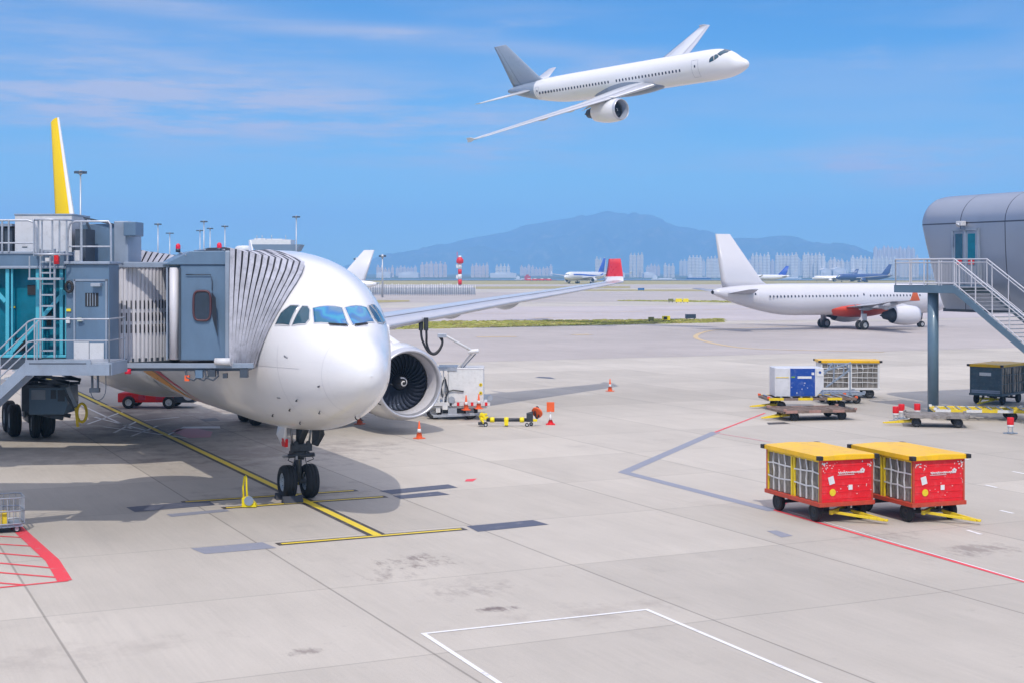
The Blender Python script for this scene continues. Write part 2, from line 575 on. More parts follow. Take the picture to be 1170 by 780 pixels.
def wheel(name, parent, c, r, w, axis=(0, 1, 0), rim=RIMW, hubside=0):
    """tyre with rounded shoulders and grooves, rim as its own mesh"""
    mb = MB()
    c = Vector(c); ax = Vector(axis).normalized()
    q = Vector((0, 1, 0)).rotation_difference(ax).to_matrix().to_4x4()
    mb.T = Matrix.Translation(c) @ q
    h = w / 2
    prof = [(-h * .72, r * .52), (-h * .95, r * .62), (-h, r * .78), (-h * .86, r * .92), (-h * .55, r * .99), (-h * .30, r), (-h * .27, r * .975), (-h * .23, r * .975), (-h * .2, r), (h * .2, r), (h * .23, r * .975), (h * .27, r * .975), (h * .30, r), (h * .55, r * .99), (h * .86, r * .92), (h, r * .78), (h * .95, r * .62), (h * .72, r * .52)]
    mb.rev(prof, RUB, axis='Y', n=32)
    wo = mb.build('wheel', parent)
    mr = MB(); mr.T = mb.T
    for sg in (-1, 1):
        mr.rev([(sg * h * .74, r * .54), (sg * h * .80, r * .50), (sg * h * .55, r * .44), (sg * h * .45, r * .22), (sg * h * .62, r * .18), (sg * h * .66, 0.001)], rim, axis='Y', n=24)
        for k in range(8):
            t = 2 * PI * k / 8
            mr.cyl((math.cos(t) * r * .34, sg * h * .42, math.sin(t) * r * .34), (math.cos(t) * r * .34, sg * h * .56, math.sin(t) * r * .34), r * .035, DSTEEL, n=6)
    mr.build('rim', wo)
    return wo

def airliner(name, label, cat, P, loc, rot, group=None):
    root = thing(name, label, cat, loc, 0, group)
    root.rotation_euler = rot
    Hh = Hull(P['L'], P['R'], P['zc'], P['tail'], P.get('nose_k'))
    root_h = Hh
    k = P['R'] / 2.82
    kx = P.get('nose_k', k)
    det = P.get('detail', 2)
    skin = P.get('skin', WHITE)
    L = P['L']
    # hull
    mb = MB()
    st = [a * kx for a in (0, .01, .03, .07, .12, .2, .3, .45, .6, .8, 1, 1.25, 1.5, 1.7, 1.9, 2.15, 2.4, 2.65, 2.9, 3.2, 3.5, 3.85, 4.2, 4.6, 5, 5.5, 6, 6.5, 7, 7.6, 8.2, 9.5)]
    a = 9.5 * kx
    nseg = 10
    st += [a + (P['tail'] - a) * (i + 1) / nseg for i in range(nseg)]
    st += [P['tail'] + (L - P['tail']) * (i + 1) / 16 for i in range(16)]
    NS = 72 if det > 1 else 32
    tp = P.get('tail_paint')
    rings = [[Hh.P(x, 2 * PI * j / NS) for j in range(NS)] for x in st]
    mb.loft(rings, skin, True, True, matf=(lambda i, j: tp[1] if tp and st[i] >= L * tp[0] else skin))
    mb.add([Hh.P(0, 0) + Vector((0.004, 0, 0))] + rings[0], [(0, i + 1, (i + 1) % NS + 1) for i in range(NS)], skin, True)
    mb.add(rings[-1], [tuple(range(NS))], DARK)
    mb.build('fuselage', root)
    # cockpit glazing: (aft, angle from port horizontal) for the port side, mirrored for starboard
    for poly in P['panes']:
        for sg in (1, -1):
            m = MB()
            pl = [(x * P.get('pane_k', kx) + P.get('pane_off', 0), t if sg > 0 else PI - t) for x, t in poly]
            Hh.patch(m, pl, WSCR if poly is P['panes'][0] and P.get('gear', True) and det > 1 else CKPT, 0.012)
            w_ = m.build('cockpit_window', root, fix=True)
            if det > 1:
                f = MB()
                n = len(pl); pts = []
                for i in range(n):
                    for q in range(4):
                        pts.append((pl[i][0] + (pl[(i + 1) % n][0] - pl[i][0]) * q / 4, pl[i][1] + (pl[(i + 1) % n][1] - pl[i][1]) * q / 4))
                Hh.ribbon(f, pts, 0.035, P.get('pane_frame', BLK), 0.016, True)
                f.build('window_seal', w_, fix=False)
    # cabin windows: one mesh, copied along the straight barrel
    if P.get('wins'):
        for sg in P.get('win_sides', (1, -1)):
            zz = P['wins']['z']
            x0 = P['wins']['x'][0]
            m = MB()
            w2, h2 = P['wins']['w'] / 2, P['wins']['h'] / 2
            poly = []
            for i in range(12):
                t = 2 * PI * i / 12
                ex = abs(math.cos(t)) ** .6 * (1 if math.cos(t) > 0 else -1) * w2; ez = abs(math.sin(t)) ** .6 * (1 if math.sin(t) > 0 else -1) * h2
                poly.append((x0 + ex, Hh.th_at(x0, zz + ez, sg)))
            Hh.patch(m, poly, WIND, 0.010, 2, 1)
            w0 = m.build('cabin_window', root)
            for x in P['wins']['x'][1:]:
                c = w0.copy(); COL.objects.link(c); c.parent = root
                c.location = (-(x - x0), 0, 0)
    # doors: seam outline
    for (x0, x1, z0, z1, sides) in P.get('doors', ()):
        for sg in sides:
            m = MB()
            pts = []
            for (xa, za, xb, zb) in ((x0, z0, x1, z0), (x1, z0, x1, z1), (x1, z1, x0, z1), (x0, z1, x0, z0)):
                for q in range(8):
                    x = xa + (xb - xa) * q / 8; z = za + (zb - za) * q / 8
                    pts.append((x, Hh.th_at(x, z, sg)))
            Hh.ribbon(m, pts, P.get('door_line', 0.05), P.get('door_mat', STEEL), 0.008, True)
            d = m.build('cabin_door', root, fix=False)
            m = MB()
            xc = (x0 + x1) / 2; zc = z0 + (z1 - z0) * .68
            Hh.patch(m, [(xc - .1, Hh.th_at(xc, zc - .14, sg)), (xc + .1, Hh.th_at(xc, zc - .14, sg)), (xc + .1, Hh.th_at(xc, zc + .14, sg)), (xc - .1, Hh.th_at(xc, zc + .14, sg))], WIND, 0.012, 2, 2)
            m.build('door_window', d)
    # belly fairing
    if det > 0:
        m = MB()
        f0, f1 = P['fair']
        rg = []
        fn = 22
        for i in range(fn + 1):
            f = i / fn
            e = math.sin(PI * f) ** .45 if 0 < f < 1 else 0.02
            x = f0 + (f1 - f0) * f
            rg.append([Vector((-x, math.cos(2 * PI * j / 32) * P['R'] * (0.55 + P.get('fair_w', .55) * e) * (1 if e > .03 else .3), P['zc'] - P['R'] * .62 + math.sin(2 * PI * j / 32) * P['R'] * (P.get('fair_up', .56) if math.sin(2 * PI * j / 32) > 0 else .56) * e)) for j in range(32)])
        m.loft(rg, P.get('fair_mat', skin), True, True, True)
        m.build('belly_fairing', root)
    # wings
    for sg in (1, -1):
        ws = P['wing'] if sg > 0 else P.get('wing_stbd', P['wing'])
        m = MB()
        dense = []
        for s0, s1 in zip(ws, ws[1:]):
            for q in range(4):
                dense.append(tuple(s0[i] + (s1[i] - s0[i]) * q / 4 for i in range(5)))
        dense.append(ws[-1])
        secs = [(sg * y, a, c, P['zc'] + z, t) for y, a, c, z, t in dense]
        wmat = P.get('wing_mat', WGREY)
        wing_loft(m, secs, wmat, matf=(lambda i, j: LIPM if 5 <= j <= 11 and P.get('metal_le', True) else wmat))
        wg = m.build('wing', root)
        yt, at, ct, zt, _ = ws[-1]
        # wing tip device
        m = MB()
        tipm = P.get('tip_mat', wmat)
        kind = P.get('tip', 'winglet')
        z0 = P['zc'] + zt
        if kind == 'winglet':
            h = P.get('tip_h', 1.5)
            rg = []
            for q in range(7):
                f = q / 6
                yy = yt + h * .42 * f ** .8; zz = z0 + h * f ** 1.35; cc = ct * (1 - P.get('tip_c', .62) * f); aa = at + (ct * .55) * f
                rg.append([Vector((-aa - fx * cc, sg * (yy + fz * .05 * cc * f), zz + fz * .05 * cc * (1 - f))) for fx, fz in FOIL])
            base = P.get('tip_base', tipm)
            m.loft(rg, tipm, True, True, matf=(lambda i, j: base if i < 2 else tipm))
            m.add(rg[-1], [tuple(range(len(FOIL)))], tipm)
        else:
            h = P.get('tip_h', 1.2)
            m.prism([(-at - .1, sg * yt, z0 + .05), (-at - ct * .6, sg * yt, z0 + h * .6), (-at - ct, sg * yt, z0 + h * .55), (-at - ct * .95, sg * yt, z0), (-at - ct, sg * yt, z0 - h * .5), (-at - ct * .65, sg * yt, z0 - h * .5)], (0, sg * .07, 0), tipm)
        m.build('winglet', wg)
        # flap track fairings
        if det > 0:
            for y in P.get('tracks', ()):
                s_ = itab(ws, y)
                m = MB()
                xa = s_[1] + s_[2] * .52; ln = P.get('track_len', 3.6)
                rg = []
                for q in range(11):
                    f = q / 10
                    e = max(.03, math.sin(PI * f ** .8)) * P.get('track_r', .34)
                    rg.append([Vector((-xa - ln * f, sg * y + math.cos(2 * PI * j / 12) * e * .55, P['zc'] + s_[3] - .22 - .22 * f + math.sin(2 * PI * j / 12) * e)) for j in range(12)])
                m.loft(rg, wmat, True, True, True)
                m.build('flap_track_fairing', wg)
        # slat and flap seams
        if det > 1:
            m = MB()
            for fr, wdt in ((.14, .03), (.72, .035)):
                pts = []
                for q in range(21):
                    y = 3.2 + (yt - .6 - 3.2) * q / 20 if fr < .5 else 3.2 + (yt * .72 - 3.2) * q / 20
                    s_ = itab(ws, y)
                    zz = (.82 if fr < .5 else .60) * s_[4] * s_[2] / 2
                    pts.append((Vector((-s_[1] - (fr - .006) * s_[2], sg * y, P['zc'] + s_[3] + zz + .012)), Vector((-s_[1] - (fr + .006) * s_[2] - wdt, sg * y, P['zc'] + s_[3] + zz + .012))))
                m.loft([[p, q] for p, q in pts], SEAMG, False, False)
            m.build('slat_seam', wg, fix=False)
    # engines
    if P.get('eng'):
        ea, ey, ez, er, el = P['eng']
        prof_out = [(0, .90), (-.012, .925), (-.03, .945), (-.07, .975), (-.16, 1.02), (-.30, 1.06), (-.48, 1.06), (-.66, 1.0), (-.82, .90), (-.92, .82)]
        prof_in = [(0, .90), (.002, .885), (-.006, .86), (-.02, .84), (-.05, .82), (-.10, .80), (-.16, .79), (-.22, .79)]
        for sg in (1, -1):
            c = Vector((-ea, sg * ey, P['zc'] + ez))
            if sg < 0 and P.get('eng_stbd'): c = Vector(P['eng_stbd'])
            n = 48 if det > 1 else 24
            m = MB()
            m.rev([(x * el, r * er) for x, r in prof_out[3:]], P.get('nac_mat', skin), c, n=n)
            e_ = m.build('engine', root)
            m = MB()
            m.rev([(x * el, r * er) for x, r in list(reversed(prof_out[:4])) + prof_in[1:5]], LIPM, c, n=n)
            m.build('inlet_lip', e_)
            m = MB()
            m.rev([(x * el, r * er) for x, r in prof_in[4:]], P.get('duct_mat', WHITE2), c, n=n)
            m.build('inlet_duct', e_)
            # fan
            m = MB()
            fx = -.215 * el
            rf = .785 * er
            m.rev([(fx - .30, rf), (fx - .30, .01)], P.get('fan_bg', DARK), c, n=n)
            nb = 30 if det > 1 else 18
            if det > 0:
                for b in range(nb):
                    t0 = 2 * PI * b / nb
                    rg = []
                    for q in range(7):
                        f = q / 6
                        r = rf * (.30 + .69 * f)
                        tw = R_(25 + 38 * f)
                        ch = rf * (.15 + .10 * f)
                        t = t0 + .34 * f * f
                        rad = Vector((0, math.cos(t), math.sin(t))); tan = Vector((0, -math.sin(t), math.cos(t)))
                        d = Vector((math.cos(tw), 0, 0)) + tan * math.sin(tw)
                        pc = c + Vector((fx - .12, 0, 0)) + rad * r
                        rg.append([pc + d * ch * .5, pc - d * ch * .5])
                    m.loft(rg, FANM, False, True)
            m.build('fan', e_, fix=False)
            m = MB()
            m.rev([(fx + .34 * rf, .004), (fx + .32 * rf, .035 * rf), (fx + .22 * rf, .13 * rf), (fx + .10 * rf, .20 * rf), (fx - .02, .25 * rf), (fx - .2, .26 * rf)], BLK, c, n=24)
            sp = m.build('spinner', e_)
            if det > 1:
                m = MB()
                rg = []
                for q in range(26):
                    f = q / 25
                    x = fx + .33 * rf - .17 * rf * f
                    r = rf * (.04 + .13 * f)
                    t = f * 2 * PI * 1.15 + 1.1
                    wv = .024 * rf * (.6 + .5 * f)
                    rg.append([c + Vector((x + .02 + .9 * wv, math.cos(t) * (r - wv), math.sin(t) * (r - wv))), c + Vector((x + .02 - .9 * wv, math.cos(t) * (r + wv), math.sin(t) * (r + wv)))])
                m.loft(rg, WPAINT, False, True)
                m.build('spinner_swirl', sp, fix=False)
            m = MB()
            m.rev([(-.86 * el, .84 * er), (-.90 * el, .60 * er), (-1.05 * el, .52 * er), (-1.22 * el, .40 * er), (-1.20 * el, .30 * er), (-1.38 * el, .03 * er)], DSTEEL, c, n=24)
            m.build('exhaust_nozzle', e_)
            m = MB()
            s_ = itab(P['wing'] if sg > 0 else P.get('wing_stbd', P['wing']), abs(c.y))
            zw = P['zc'] + s_[3]
            y = c.y
            xe, ze = c.x, c.z
            pl = [(xe - .22 * el, ze + er * 1.01), (xe - .55 * el, ze + er * 1.24), (-s_[1] + .25, zw + .12), (-s_[1] - .3, zw + .22), (-s_[1] - s_[2] * .55, zw - .05), (-s_[1] - s_[2] * .5, zw - .45), (xe - 1.15 * el, ze + er * .55), (xe - .8 * el, ze + er * .85), (xe - .3 * el, ze + er * .95)]
            m.prism([(x, y - .19, z) for x, z in pl], (0, .38, 0), skin)
            m.build('pylon', e_, bevel=0.08)
    # fin
    fin = P['fin']         # (z, aft, chord, thick)
    m = MB()
    fmat = P.get('fin_mat', skin); fle = P.get('fin_le', fmat)
    wing_loft(m, [(0, a, c, P['zc'] + z, t) for z, a, c, t in fin], fmat, True, matf=(lambda i, j: fle if 7 <= j <= 10 else fmat), sym=True)
    fo = m.build('tail_fin', root)
    if det > 1 or P.get('rudder', False):
        m = MB()
        for s_ in (1, -1):
            rg = []
            for z, a, c, t in fin:
                rg.append([Vector((-a - .70 * c, s_ * (.305 * t * c + .012), P['zc'] + z)), Vector((-a - .71 * c, s_ * (.295 * t * c + .012), P['zc'] + z))])
            m.loft(rg, DSTEEL, False, False)
        m.build('rudder_seam', fo, fix=False)
    for sg in (1, -1):
        m = MB()
        wing_loft(m, [(sg * y, a, c, P['zc'] + z, t) for y, a, c, z, t in P['stab']], P.get('stab_mat', P.get('wing_mat', WGREY)), sym=True)
        m.build('tailplane', root)
    # painted bands (list of (mat, [(a,th)...], width))
    for mat_, pts, wdt, nm in P.get('bands', ()):
        m = MB()
        dn = []
        for (a0, t0), (a1, t1) in zip(pts, pts[1:]):
            for q in range(10):
                dn.append((a0 + (a1 - a0) * q / 10, t0 + (t1 - t0) * q / 10))
        dn.append(pts[-1])
        Hh.ribbon(m, dn, wdt, mat_, 0.008)
        m.build(nm, root, fix=False)
    # landing gear
    if P.get('gear', True):
        na = P['ng'][0]; nr = P['ng'][1]; nw = P['ng'][2]
        zb = P['zc'] - P['R'] * .96
        m = MB()
        m.cyl((-na, 0, nr), (-na + .25, 0, zb + .6), nr * .17, STEEL, n=16)
        m.cyl((-na, 0, nr * .8), (-na + .10, 0, nr + (zb - nr) * .45), nr * .12, CHROME, n=16)
        m.cyl((-na + .12, 0, nr + (zb - nr) * .42), (-na + .25, 0, zb + .3), nr * .25, DSTEEL, n=16)
        m.cyl((-na, -nw * 1.35, nr), (-na, nw * 1.35, nr), nr * .14, STEEL, n=12)
        if det > 1:
            zm = nr + (zb - nr) * .5
            m.box((-na + .1, 0, zm), (.5, .52, .16), DSTEEL)
            m.box((-na + .30, 0, zm + .22), (.16, .66, .22), DSTEEL)
            m.cyl((-na + .3, -.42, zm - .02), (-na + .3, .42, zm - .02), .07, DSTEEL)
            m.bar((-na - .05, 0, nr + .12), (-na - .42, 0, nr + .42), .16, .06, STEEL)
            m.bar((-na - .42, 0, nr + .42), (-na - .02, 0, zm - .05), .16, .06, STEEL)
            m.bar((-na + .15, 0, zm + .3), (-na + 1.2, .0, zb + .3), .14, .14, DSTEEL)
            for s_ in (-1, 1):
                m.cyl((-na + .2, s_ * .22, zm), (-na + .35, s_ * .38, zb + .3), .035, STEEL, n=8)
                m.cyl((-na + .36, s_ * .2, zm + .36), (-na + .42, s_ * .2, zm + .36), .07, DSTEEL, n=16)
                m.tube([(-na + .12, s_ * .12, zm + .2), (-na + .24, s_ * .2, nr + .5), (-na + .1, s_ * .16, nr + .15)], .014, BLK, 6)
                m.tube([(-na + .2, s_ * .3, zm), (-na + .28, s_ * .42, zm - .16), (-na + .15, s_ * .24, zm - .25)], .016, BLK, 6)
                m.box((-na + .05, s_ * .36, zm - .07), (.2, .3, .07), STEEL)
            for q in range(14):
                rx, ry, rz_ = random.uniform(-.28, .30), random.uniform(-.3, .3), random.uniform(-.15, .62)
                m.box((-na + .1 + rx, ry, zm + rz_), (random.uniform(.04, .14), random.uniform(.04, .12), random.uniform(.05, .16)), random.choice((STEEL, DSTEEL, DSTEEL, BLK)))
            m.bx(-na - .6, -na + 1.3, -.42, .42, zb + .14, zb + .30, DARK)
        g = m.build('nose_gear', root)
        for s_ in (-1, 1):
            wheel('wheel', g, (-na, s_ * nw, nr), nr, P['ng'][3])
        if det > 1:
            for s_ in (-1, 1):
                m = MB()
                y0 = s_ * .52
                dm = WHITE2 if s_ < 0 else DSTEEL
                m.prism([(-na - .15, y0, zb + .22), (-na + .62, y0, zb + .22), (-na + .60, y0 + s_ * .10, zb - .25), (-na + .45, y0 - s_ * .06, zb - .62), (-na - .10, y0 - s_ * .06, zb - .62), (-na - .15, y0 + s_ * .10, zb - .25)], (0, s_ * .05, 0), dm)
                if s_ < 0:
                    m.prism([(-na + .10, y0 + .015, zb - .34), (-na + .585, y0 + .015, zb - .34), (-na + .46, y0 + .045, zb - .60), (-na + .1, y0 + .045, zb - .60)], (0.0, -.09, 0), REDP)
                m.build('gear_door', g)
        ma, my, mr, mw, nb = P['mg']
        for s_ in (1, -1):
            m = MB()
            zt = P['zc'] - P['R'] * .45
            m.cyl((-ma, s_ * my, mr), (-ma, s_ * my, zt), mr * .26, STEEL, n=14)
            m.cyl((-ma, s_ * my, zt - .5), (-ma, s_ * (my - 1.4), zt + .2), mr * .12, STEEL)
            m.box((-ma + .1, s_ * (my + mr * .35), mr * 2.2), (mr * 1.5, .05, mr * 2.2), WHITE2)
            offs = (-.99, .99) if nb == 4 else (0,)
            if nb == 4:
                m.bar((-ma - 1.0, s_ * my, mr), (-ma + 1.0, s_ * my, mr), .25, .3, STEEL)
            g = m.build('main_gear', root)
            for o_ in offs:
                for q in (-1, 1):
                    wheel('wheel', g, (-ma + o_, s_ * my + q * mw, mr), mr, mr * .72)
    return root, Hh

# ------------------------------------------------------------------ ground, paint, water, hills
def flat_mat(name, col, rough=0.8, kind='concrete'):
    """ground surfaces, patterned in the stand's own axes"""
    m = bpy.data.materials.new(name)
    nt, N, L, b = nodes_of(m)
    b.inputs['Roughness'].default_value = rough
    b.inputs['Specular IOR Level'].default_value = 0.35
    g = N.new('ShaderNodeNewGeometry')
    rot = N.new('ShaderNodeVectorRotate'); rot.rotation_type = 'Z_AXIS'
    rot.inputs['Angle'].default_value = -AX
    L.new(g.outputs['Position'], rot.inputs['Vector'])
    P = rot.outputs[0]
    def mapping(s):
        q = N.new('ShaderNodeVectorMath'); q.operation = 'MULTIPLY'; q.inputs[1].default_value = s
        L.new(P, q.inputs[0]); return q.outputs[0]
    def noise_(s, scale, detail, rough_=0.6):
        n = N.new('ShaderNodeTexNoise'); n.inputs['Scale'].default_value = scale; n.inputs['Detail'].default_value = detail; n.inputs['Roughness'].default_value = rough_
        L.new(mapping(s), n.inputs['Vector']); return n.outputs[0]
    def rng(x, a, b_, c, d):
        r = N.new('ShaderNodeMapRange'); r.inputs[1].default_value = a; r.inputs[2].default_value = b_; r.inputs[3].default_value = c; r.inputs[4].default_value = d
        L.new(x, r.inputs[0]); return r.outputs[0]
    def mul(a, b_):
        q = N.new('ShaderNodeMath'); q.operation = 'MULTIPLY'
        for i, x in enumerate((a, b_)):
            if isinstance(x, (int, float)): q.inputs[i].default_value = x
            else: L.new(x, q.inputs[i])
        return q.outputs[0]
    big = rng(noise_((1, 1, 0), 0.05, 5), .3, .7, .88, 1.07)
    mid = rng(noise_((1, .35, 0), 0.6, 6, .65), .3, .7, .93, 1.05)
    fine = rng(noise_((1, 1, 0), 22, 3), .25, .75, .95, 1.04)
    val = mul(mul(big, mid), fine)
    if kind in ('concrete',):
        brush = rng(noise_((9, .25, 0), 1.3, 4), .3, .7, .965, 1.03)      # broom finish
        val = mul(val, brush)
        s = N.new('ShaderNodeSeparateXYZ'); L.new(P, s.inputs[0])
        def joint(sock, off, per, w, dark):
            a = N.new('ShaderNodeMath'); a.operation = 'SUBTRACT'; a.inputs[1].default_value = off; L.new(sock, a.inputs[0])
            c = N.new('ShaderNodeMath'); c.operation = 'PINGPONG'; c.inputs[1].default_value = per / 2; L.new(a.outputs[0], c.inputs[0])
            return rng(c.outputs[0], w * .5, w, dark, 1.0), a.outputs[0]
        j1, a1 = joint(s.outputs[0], 4.05, 6.13, 0.035, .62)
        j2, a2 = joint(s.outputs[1], 24.8, 6.15, 0.03, .74)
        val = mul(mul(val, j1), j2)
        fl = []
        for a, p in ((a1, 6.13), (a2, 6.15)):
            d = N.new('ShaderNodeMath'); d.operation = 'DIVIDE'; d.inputs[1].default_value = p; L.new(a, d.inputs[0])
            f = N.new('ShaderNodeMath'); f.operation = 'FLOOR'; L.new(d.outputs[0], f.inputs[0]); fl.append(f.outputs[0])
        cb = N.new('ShaderNodeCombineXYZ'); L.new(fl[0], cb.inputs[0]); L.new(fl[1], cb.inputs[1])
        wn_ = N.new('ShaderNodeTexWhiteNoise'); L.new(cb.outputs[0], wn_.inputs['Vector'])
        val = mul(val, rng(wn_.outputs[0], 0, 1, .90, 1.05))
    # spills, rubber and scuffs
    st = rng(noise_((1, .8, 0), .23, 9, .72), .60, .74, 0, .55)
    sp = rng(noise_((1, 1, 0), 2.6, 5, .7), .63, .72, 0, .35)
    tm = rng(noise_((.09, 2.2, 0), .9, 5, .6) if kind != 'concrete' else noise_((1.6, .1, 0), .8, 5, .6), .58, .75, 0, .30 if kind == 'asphalt' else .16)
    base = N.new('ShaderNodeVectorMath'); base.operation = 'SCALE'; base.inputs[0].default_value = col
    L.new(val, base.inputs['Scale'])
    src = base.outputs[0]
    if kind == 'concrete':
        for (px, py, su, sv, amt, thr) in ((476, 640, 1.1, .9, .85, .50), (440, 655, 1.2, 1.5, .5, .56), (565, 695, .6, .25, .9, .44), (540, 675, 1.6, .9, .35, .52), (1120, 627, 1.2, .8, .55, .46), (350, 744, .4, .25, .6, .45), (1010, 612, 1.5, .8, .35, .5), (180, 480, 9, 7, .6, .42), (300, 515, 6, 5, .45, .46), (330, 560, 3, 2, .4, .48), (60, 520, 5, 4, .3, .5), (560, 480, 4, 4, .25, .5), (700, 700, 3, 2, .25, .55), (110, 745, 3, 1, .2, .5), (520, 662, 3, 2.5, .3, .58)):
            c = G(px, py); cu = c.x * CA + c.y * SA; cv = -c.x * SA + c.y * CA
            q = N.new('ShaderNodeVectorMath'); q.operation = 'SUBTRACT'; q.inputs[1].default_value = (cu, cv, 0); L.new(P, q.inputs[0])
            q2 = N.new('ShaderNodeVectorMath'); q2.operation = 'DIVIDE'; q2.inputs[1].default_value = (su, sv, 1); L.new(q.outputs[0], q2.inputs[0])
            ln = N.new('ShaderNodeVectorMath'); ln.operation = 'LENGTH'; L.new(q2.outputs[0], ln.inputs[0])
            fall = rng(ln.outputs['Value'], .1, 1.5, .26, 0)
            nn = N.new('ShaderNodeTexNoise'); nn.inputs['Scale'].default_value = 3.0 if su < 2.5 else .8; nn.inputs['Detail'].default_value = 9; nn.inputs['Roughness'].default_value = .74
            L.new(mapping((1.0, .45 if su < 2.5 else .9, 1)), nn.inputs['Vector'])
            ad = N.new('ShaderNodeMath'); ad.operation = 'ADD'; L.new(nn.outputs[0], ad.inputs[0]); L.new(fall, ad.inputs[1])
            gate = rng(fall, 0, .08, 0, 1)
            mask = mul(rng(ad.outputs[0], thr + .14, thr + .30, 0, amt), gate)
            k = N.new('ShaderNodeMix'); k.data_type = 'RGBA'; k.inputs[7].default_value = (.17, .135, .125, 1)
            L.new(mask, k.inputs[0]); L.new(src, k.inputs[6]); src = k.outputs[2]
    if kind != 'grass':
        for fac, c2 in ((st, (.20, .17, .16)), (sp, (.16, .14, .14)), (tm, (.14, .13, .14))):
            f2 = mul(fac, .55)
            k = N.new('ShaderNodeMix'); k.data_type = 'RGBA'; k.inputs[7].default_value = (*c2, 1)
            L.new(f2, k.inputs[0]); L.new(src, k.inputs[6]); src = k.outputs[2]
    else:
        n = noise_((1, 1, 0), .35, 7, .7)
        k = N.new('ShaderNodeMix'); k.data_type = 'RGBA'; k.inputs[7].default_value = (.48, .42, .13, 1)
        L.new(rng(n, .42, .62, 0, .85), k.inputs[0]); L.new(src, k.inputs[6]); src = k.outputs[2]
    L.new(src, b.inputs['Base Color'])
    bp = N.new('ShaderNodeBump'); bp.inputs['Strength'].default_value = .12; bp.inputs['Distance'].default_value = .004
    L.new(noise_((1, 1, 0), 30, 3), bp.inputs['Height']); L.new(bp.outputs[0], b.inputs['Normal'])
    return m
CONC = flat_mat('apron_concrete', (.515, .470, .408))
TAXI = flat_mat('taxiway_asphalt', (.445, .40, .375), .85, 'asphalt')
TAXI2 = flat_mat('taxiway_asphalt_pale', (.49, .44, .435), .85, 'asphalt')
GRASS = flat_mat('strip_grass', (.34, .36, .07), .95, 'grass')
EARTH = flat_mat('dry_grass', (.30, .25, .14), .95, 'grass')

def paint(name, col, wear=.35, rough=.6):
    m = bpy.data.materials.new(name)
    nt, N, L, b = nodes_of(m)
    b.inputs['Roughness'].default_value = rough
    g = N.new('ShaderNodeNewGeometry')
    n = N.new('ShaderNodeTexNoise'); n.inputs['Scale'].default_value = 3.2; n.inputs['Detail'].default_value = 9; n.inputs['Roughness'].default_value = .72
    L.new(g.outputs['Position'], n.inputs['Vector'])
    r = N.new('ShaderNodeMapRange'); r.inputs[1].default_value = .56; r.inputs[2].default_value = .68; r.inputs[4].default_value = wear
    L.new(n.outputs[0], r.inputs[0])
    k = N.new('ShaderNodeMix'); k.data_type = 'RGBA'
    k.inputs[6].default_value = (*col, 1); k.inputs[7].default_value = (.42, .38, .37, 1)
    L.new(r.outputs[0], k.inputs[0]); L.new(k.outputs[2], b.inputs['Base Color'])
    return m
P_YEL = paint('yellow_line_paint', (.80, .60, .03), .35)
P_BLK = paint('black_border_paint', (.06, .05, .045), .5)
P_BLUE = paint('blacked_out_paint', (.085, .095, .135), .25)
P_BLUE2 = paint('faded_blackout_paint', (.26, .27, .32), .45)
P_WHITE = paint('white_line_paint', (.78, .77, .76), .6)
P_RED = paint('red_line_paint', (.78, .06, .08), .45)
P_PINK = paint('faded_red_paint', (.60, .26, .27), .6)

def sheet(name, pts, mat, z):
    mb = MB()
    mb.add([(p[0], p[1], z) for p in pts], [tuple(range(len(pts)))], mat)
    return structure(mb.build(name))
def line(mb, p, q, w, mat, z):
    p, q = Vector((p[0], p[1], z)), Vector((q[0], q[1], z))
    d = (q - p).normalized(); n = Vector((-d.y, d.x, 0)) * w / 2
    mb.add([p - n, q - n, q + n, p + n], [(0, 1, 2, 3)], mat)
def polyline(name, pts, w, mat, z=0.008):
    mb = MB()
    P = [Vector((p[0], p[1], 0)) for p in pts]
    L_, R2 = [], []
    for i, p in enumerate(P):
        d0 = (P[i] - P[i - 1]).normalized() if i else (P[1] - P[0]).normalized()
        d1 = (P[i + 1] - P[i]).normalized() if i < len(P) - 1 else d0
        d = (d0 + d1).normalized(); n = Vector((-d.y, d.x, 0)) * w / 2 / max(.5, d.dot(d1))
        L_.append(p + n + Vector((0, 0, z))); R2.append(p - n + Vector((0, 0, z)))
    mb.loft([[a, b] for a, b in zip(L_, R2)], mat, False, False)
    return structure(mb.build(name))

# one sheet of apron to the shore, darker taxiways and grass strips laid on it
sheet('ground', [(-1500, -150), (1500, -150), (1500, 1290), (-1500, 1290)], CONC, 0)
def band(name, a0, a1, b0, b1, mat, z):
    """strip between two nearly parallel edges given as photo rows at px 440 and 1170"""
    def ext(r0, r1):
        p, q = G(440, r0), G(1170, r1); d = (q - p).normalized()
        return p - d * 260, q + d * 420
    p, q = ext(a0, a1); r, s = ext(b0, b1)
    return sheet(name, [p, q, s, r], mat, z)
band('taxiway', 416, 397, 378.0, 364, TAXI, .006)
band('taxiway', 371.5, 362.5, 352, 346, TAXI2, .008)
band('taxiway', 346.5, 342.5, 334.5, 333, TAXI, .010)
sheet('runway', [(-1400, 640), (1400, 700), (1400, 860), (-1400, 800)], TAXI, .02)
sheet('grass_verge', [(-1400, 860), (1400, 900), (1400, 1290), (-1400, 1290)], EARTH, .02)
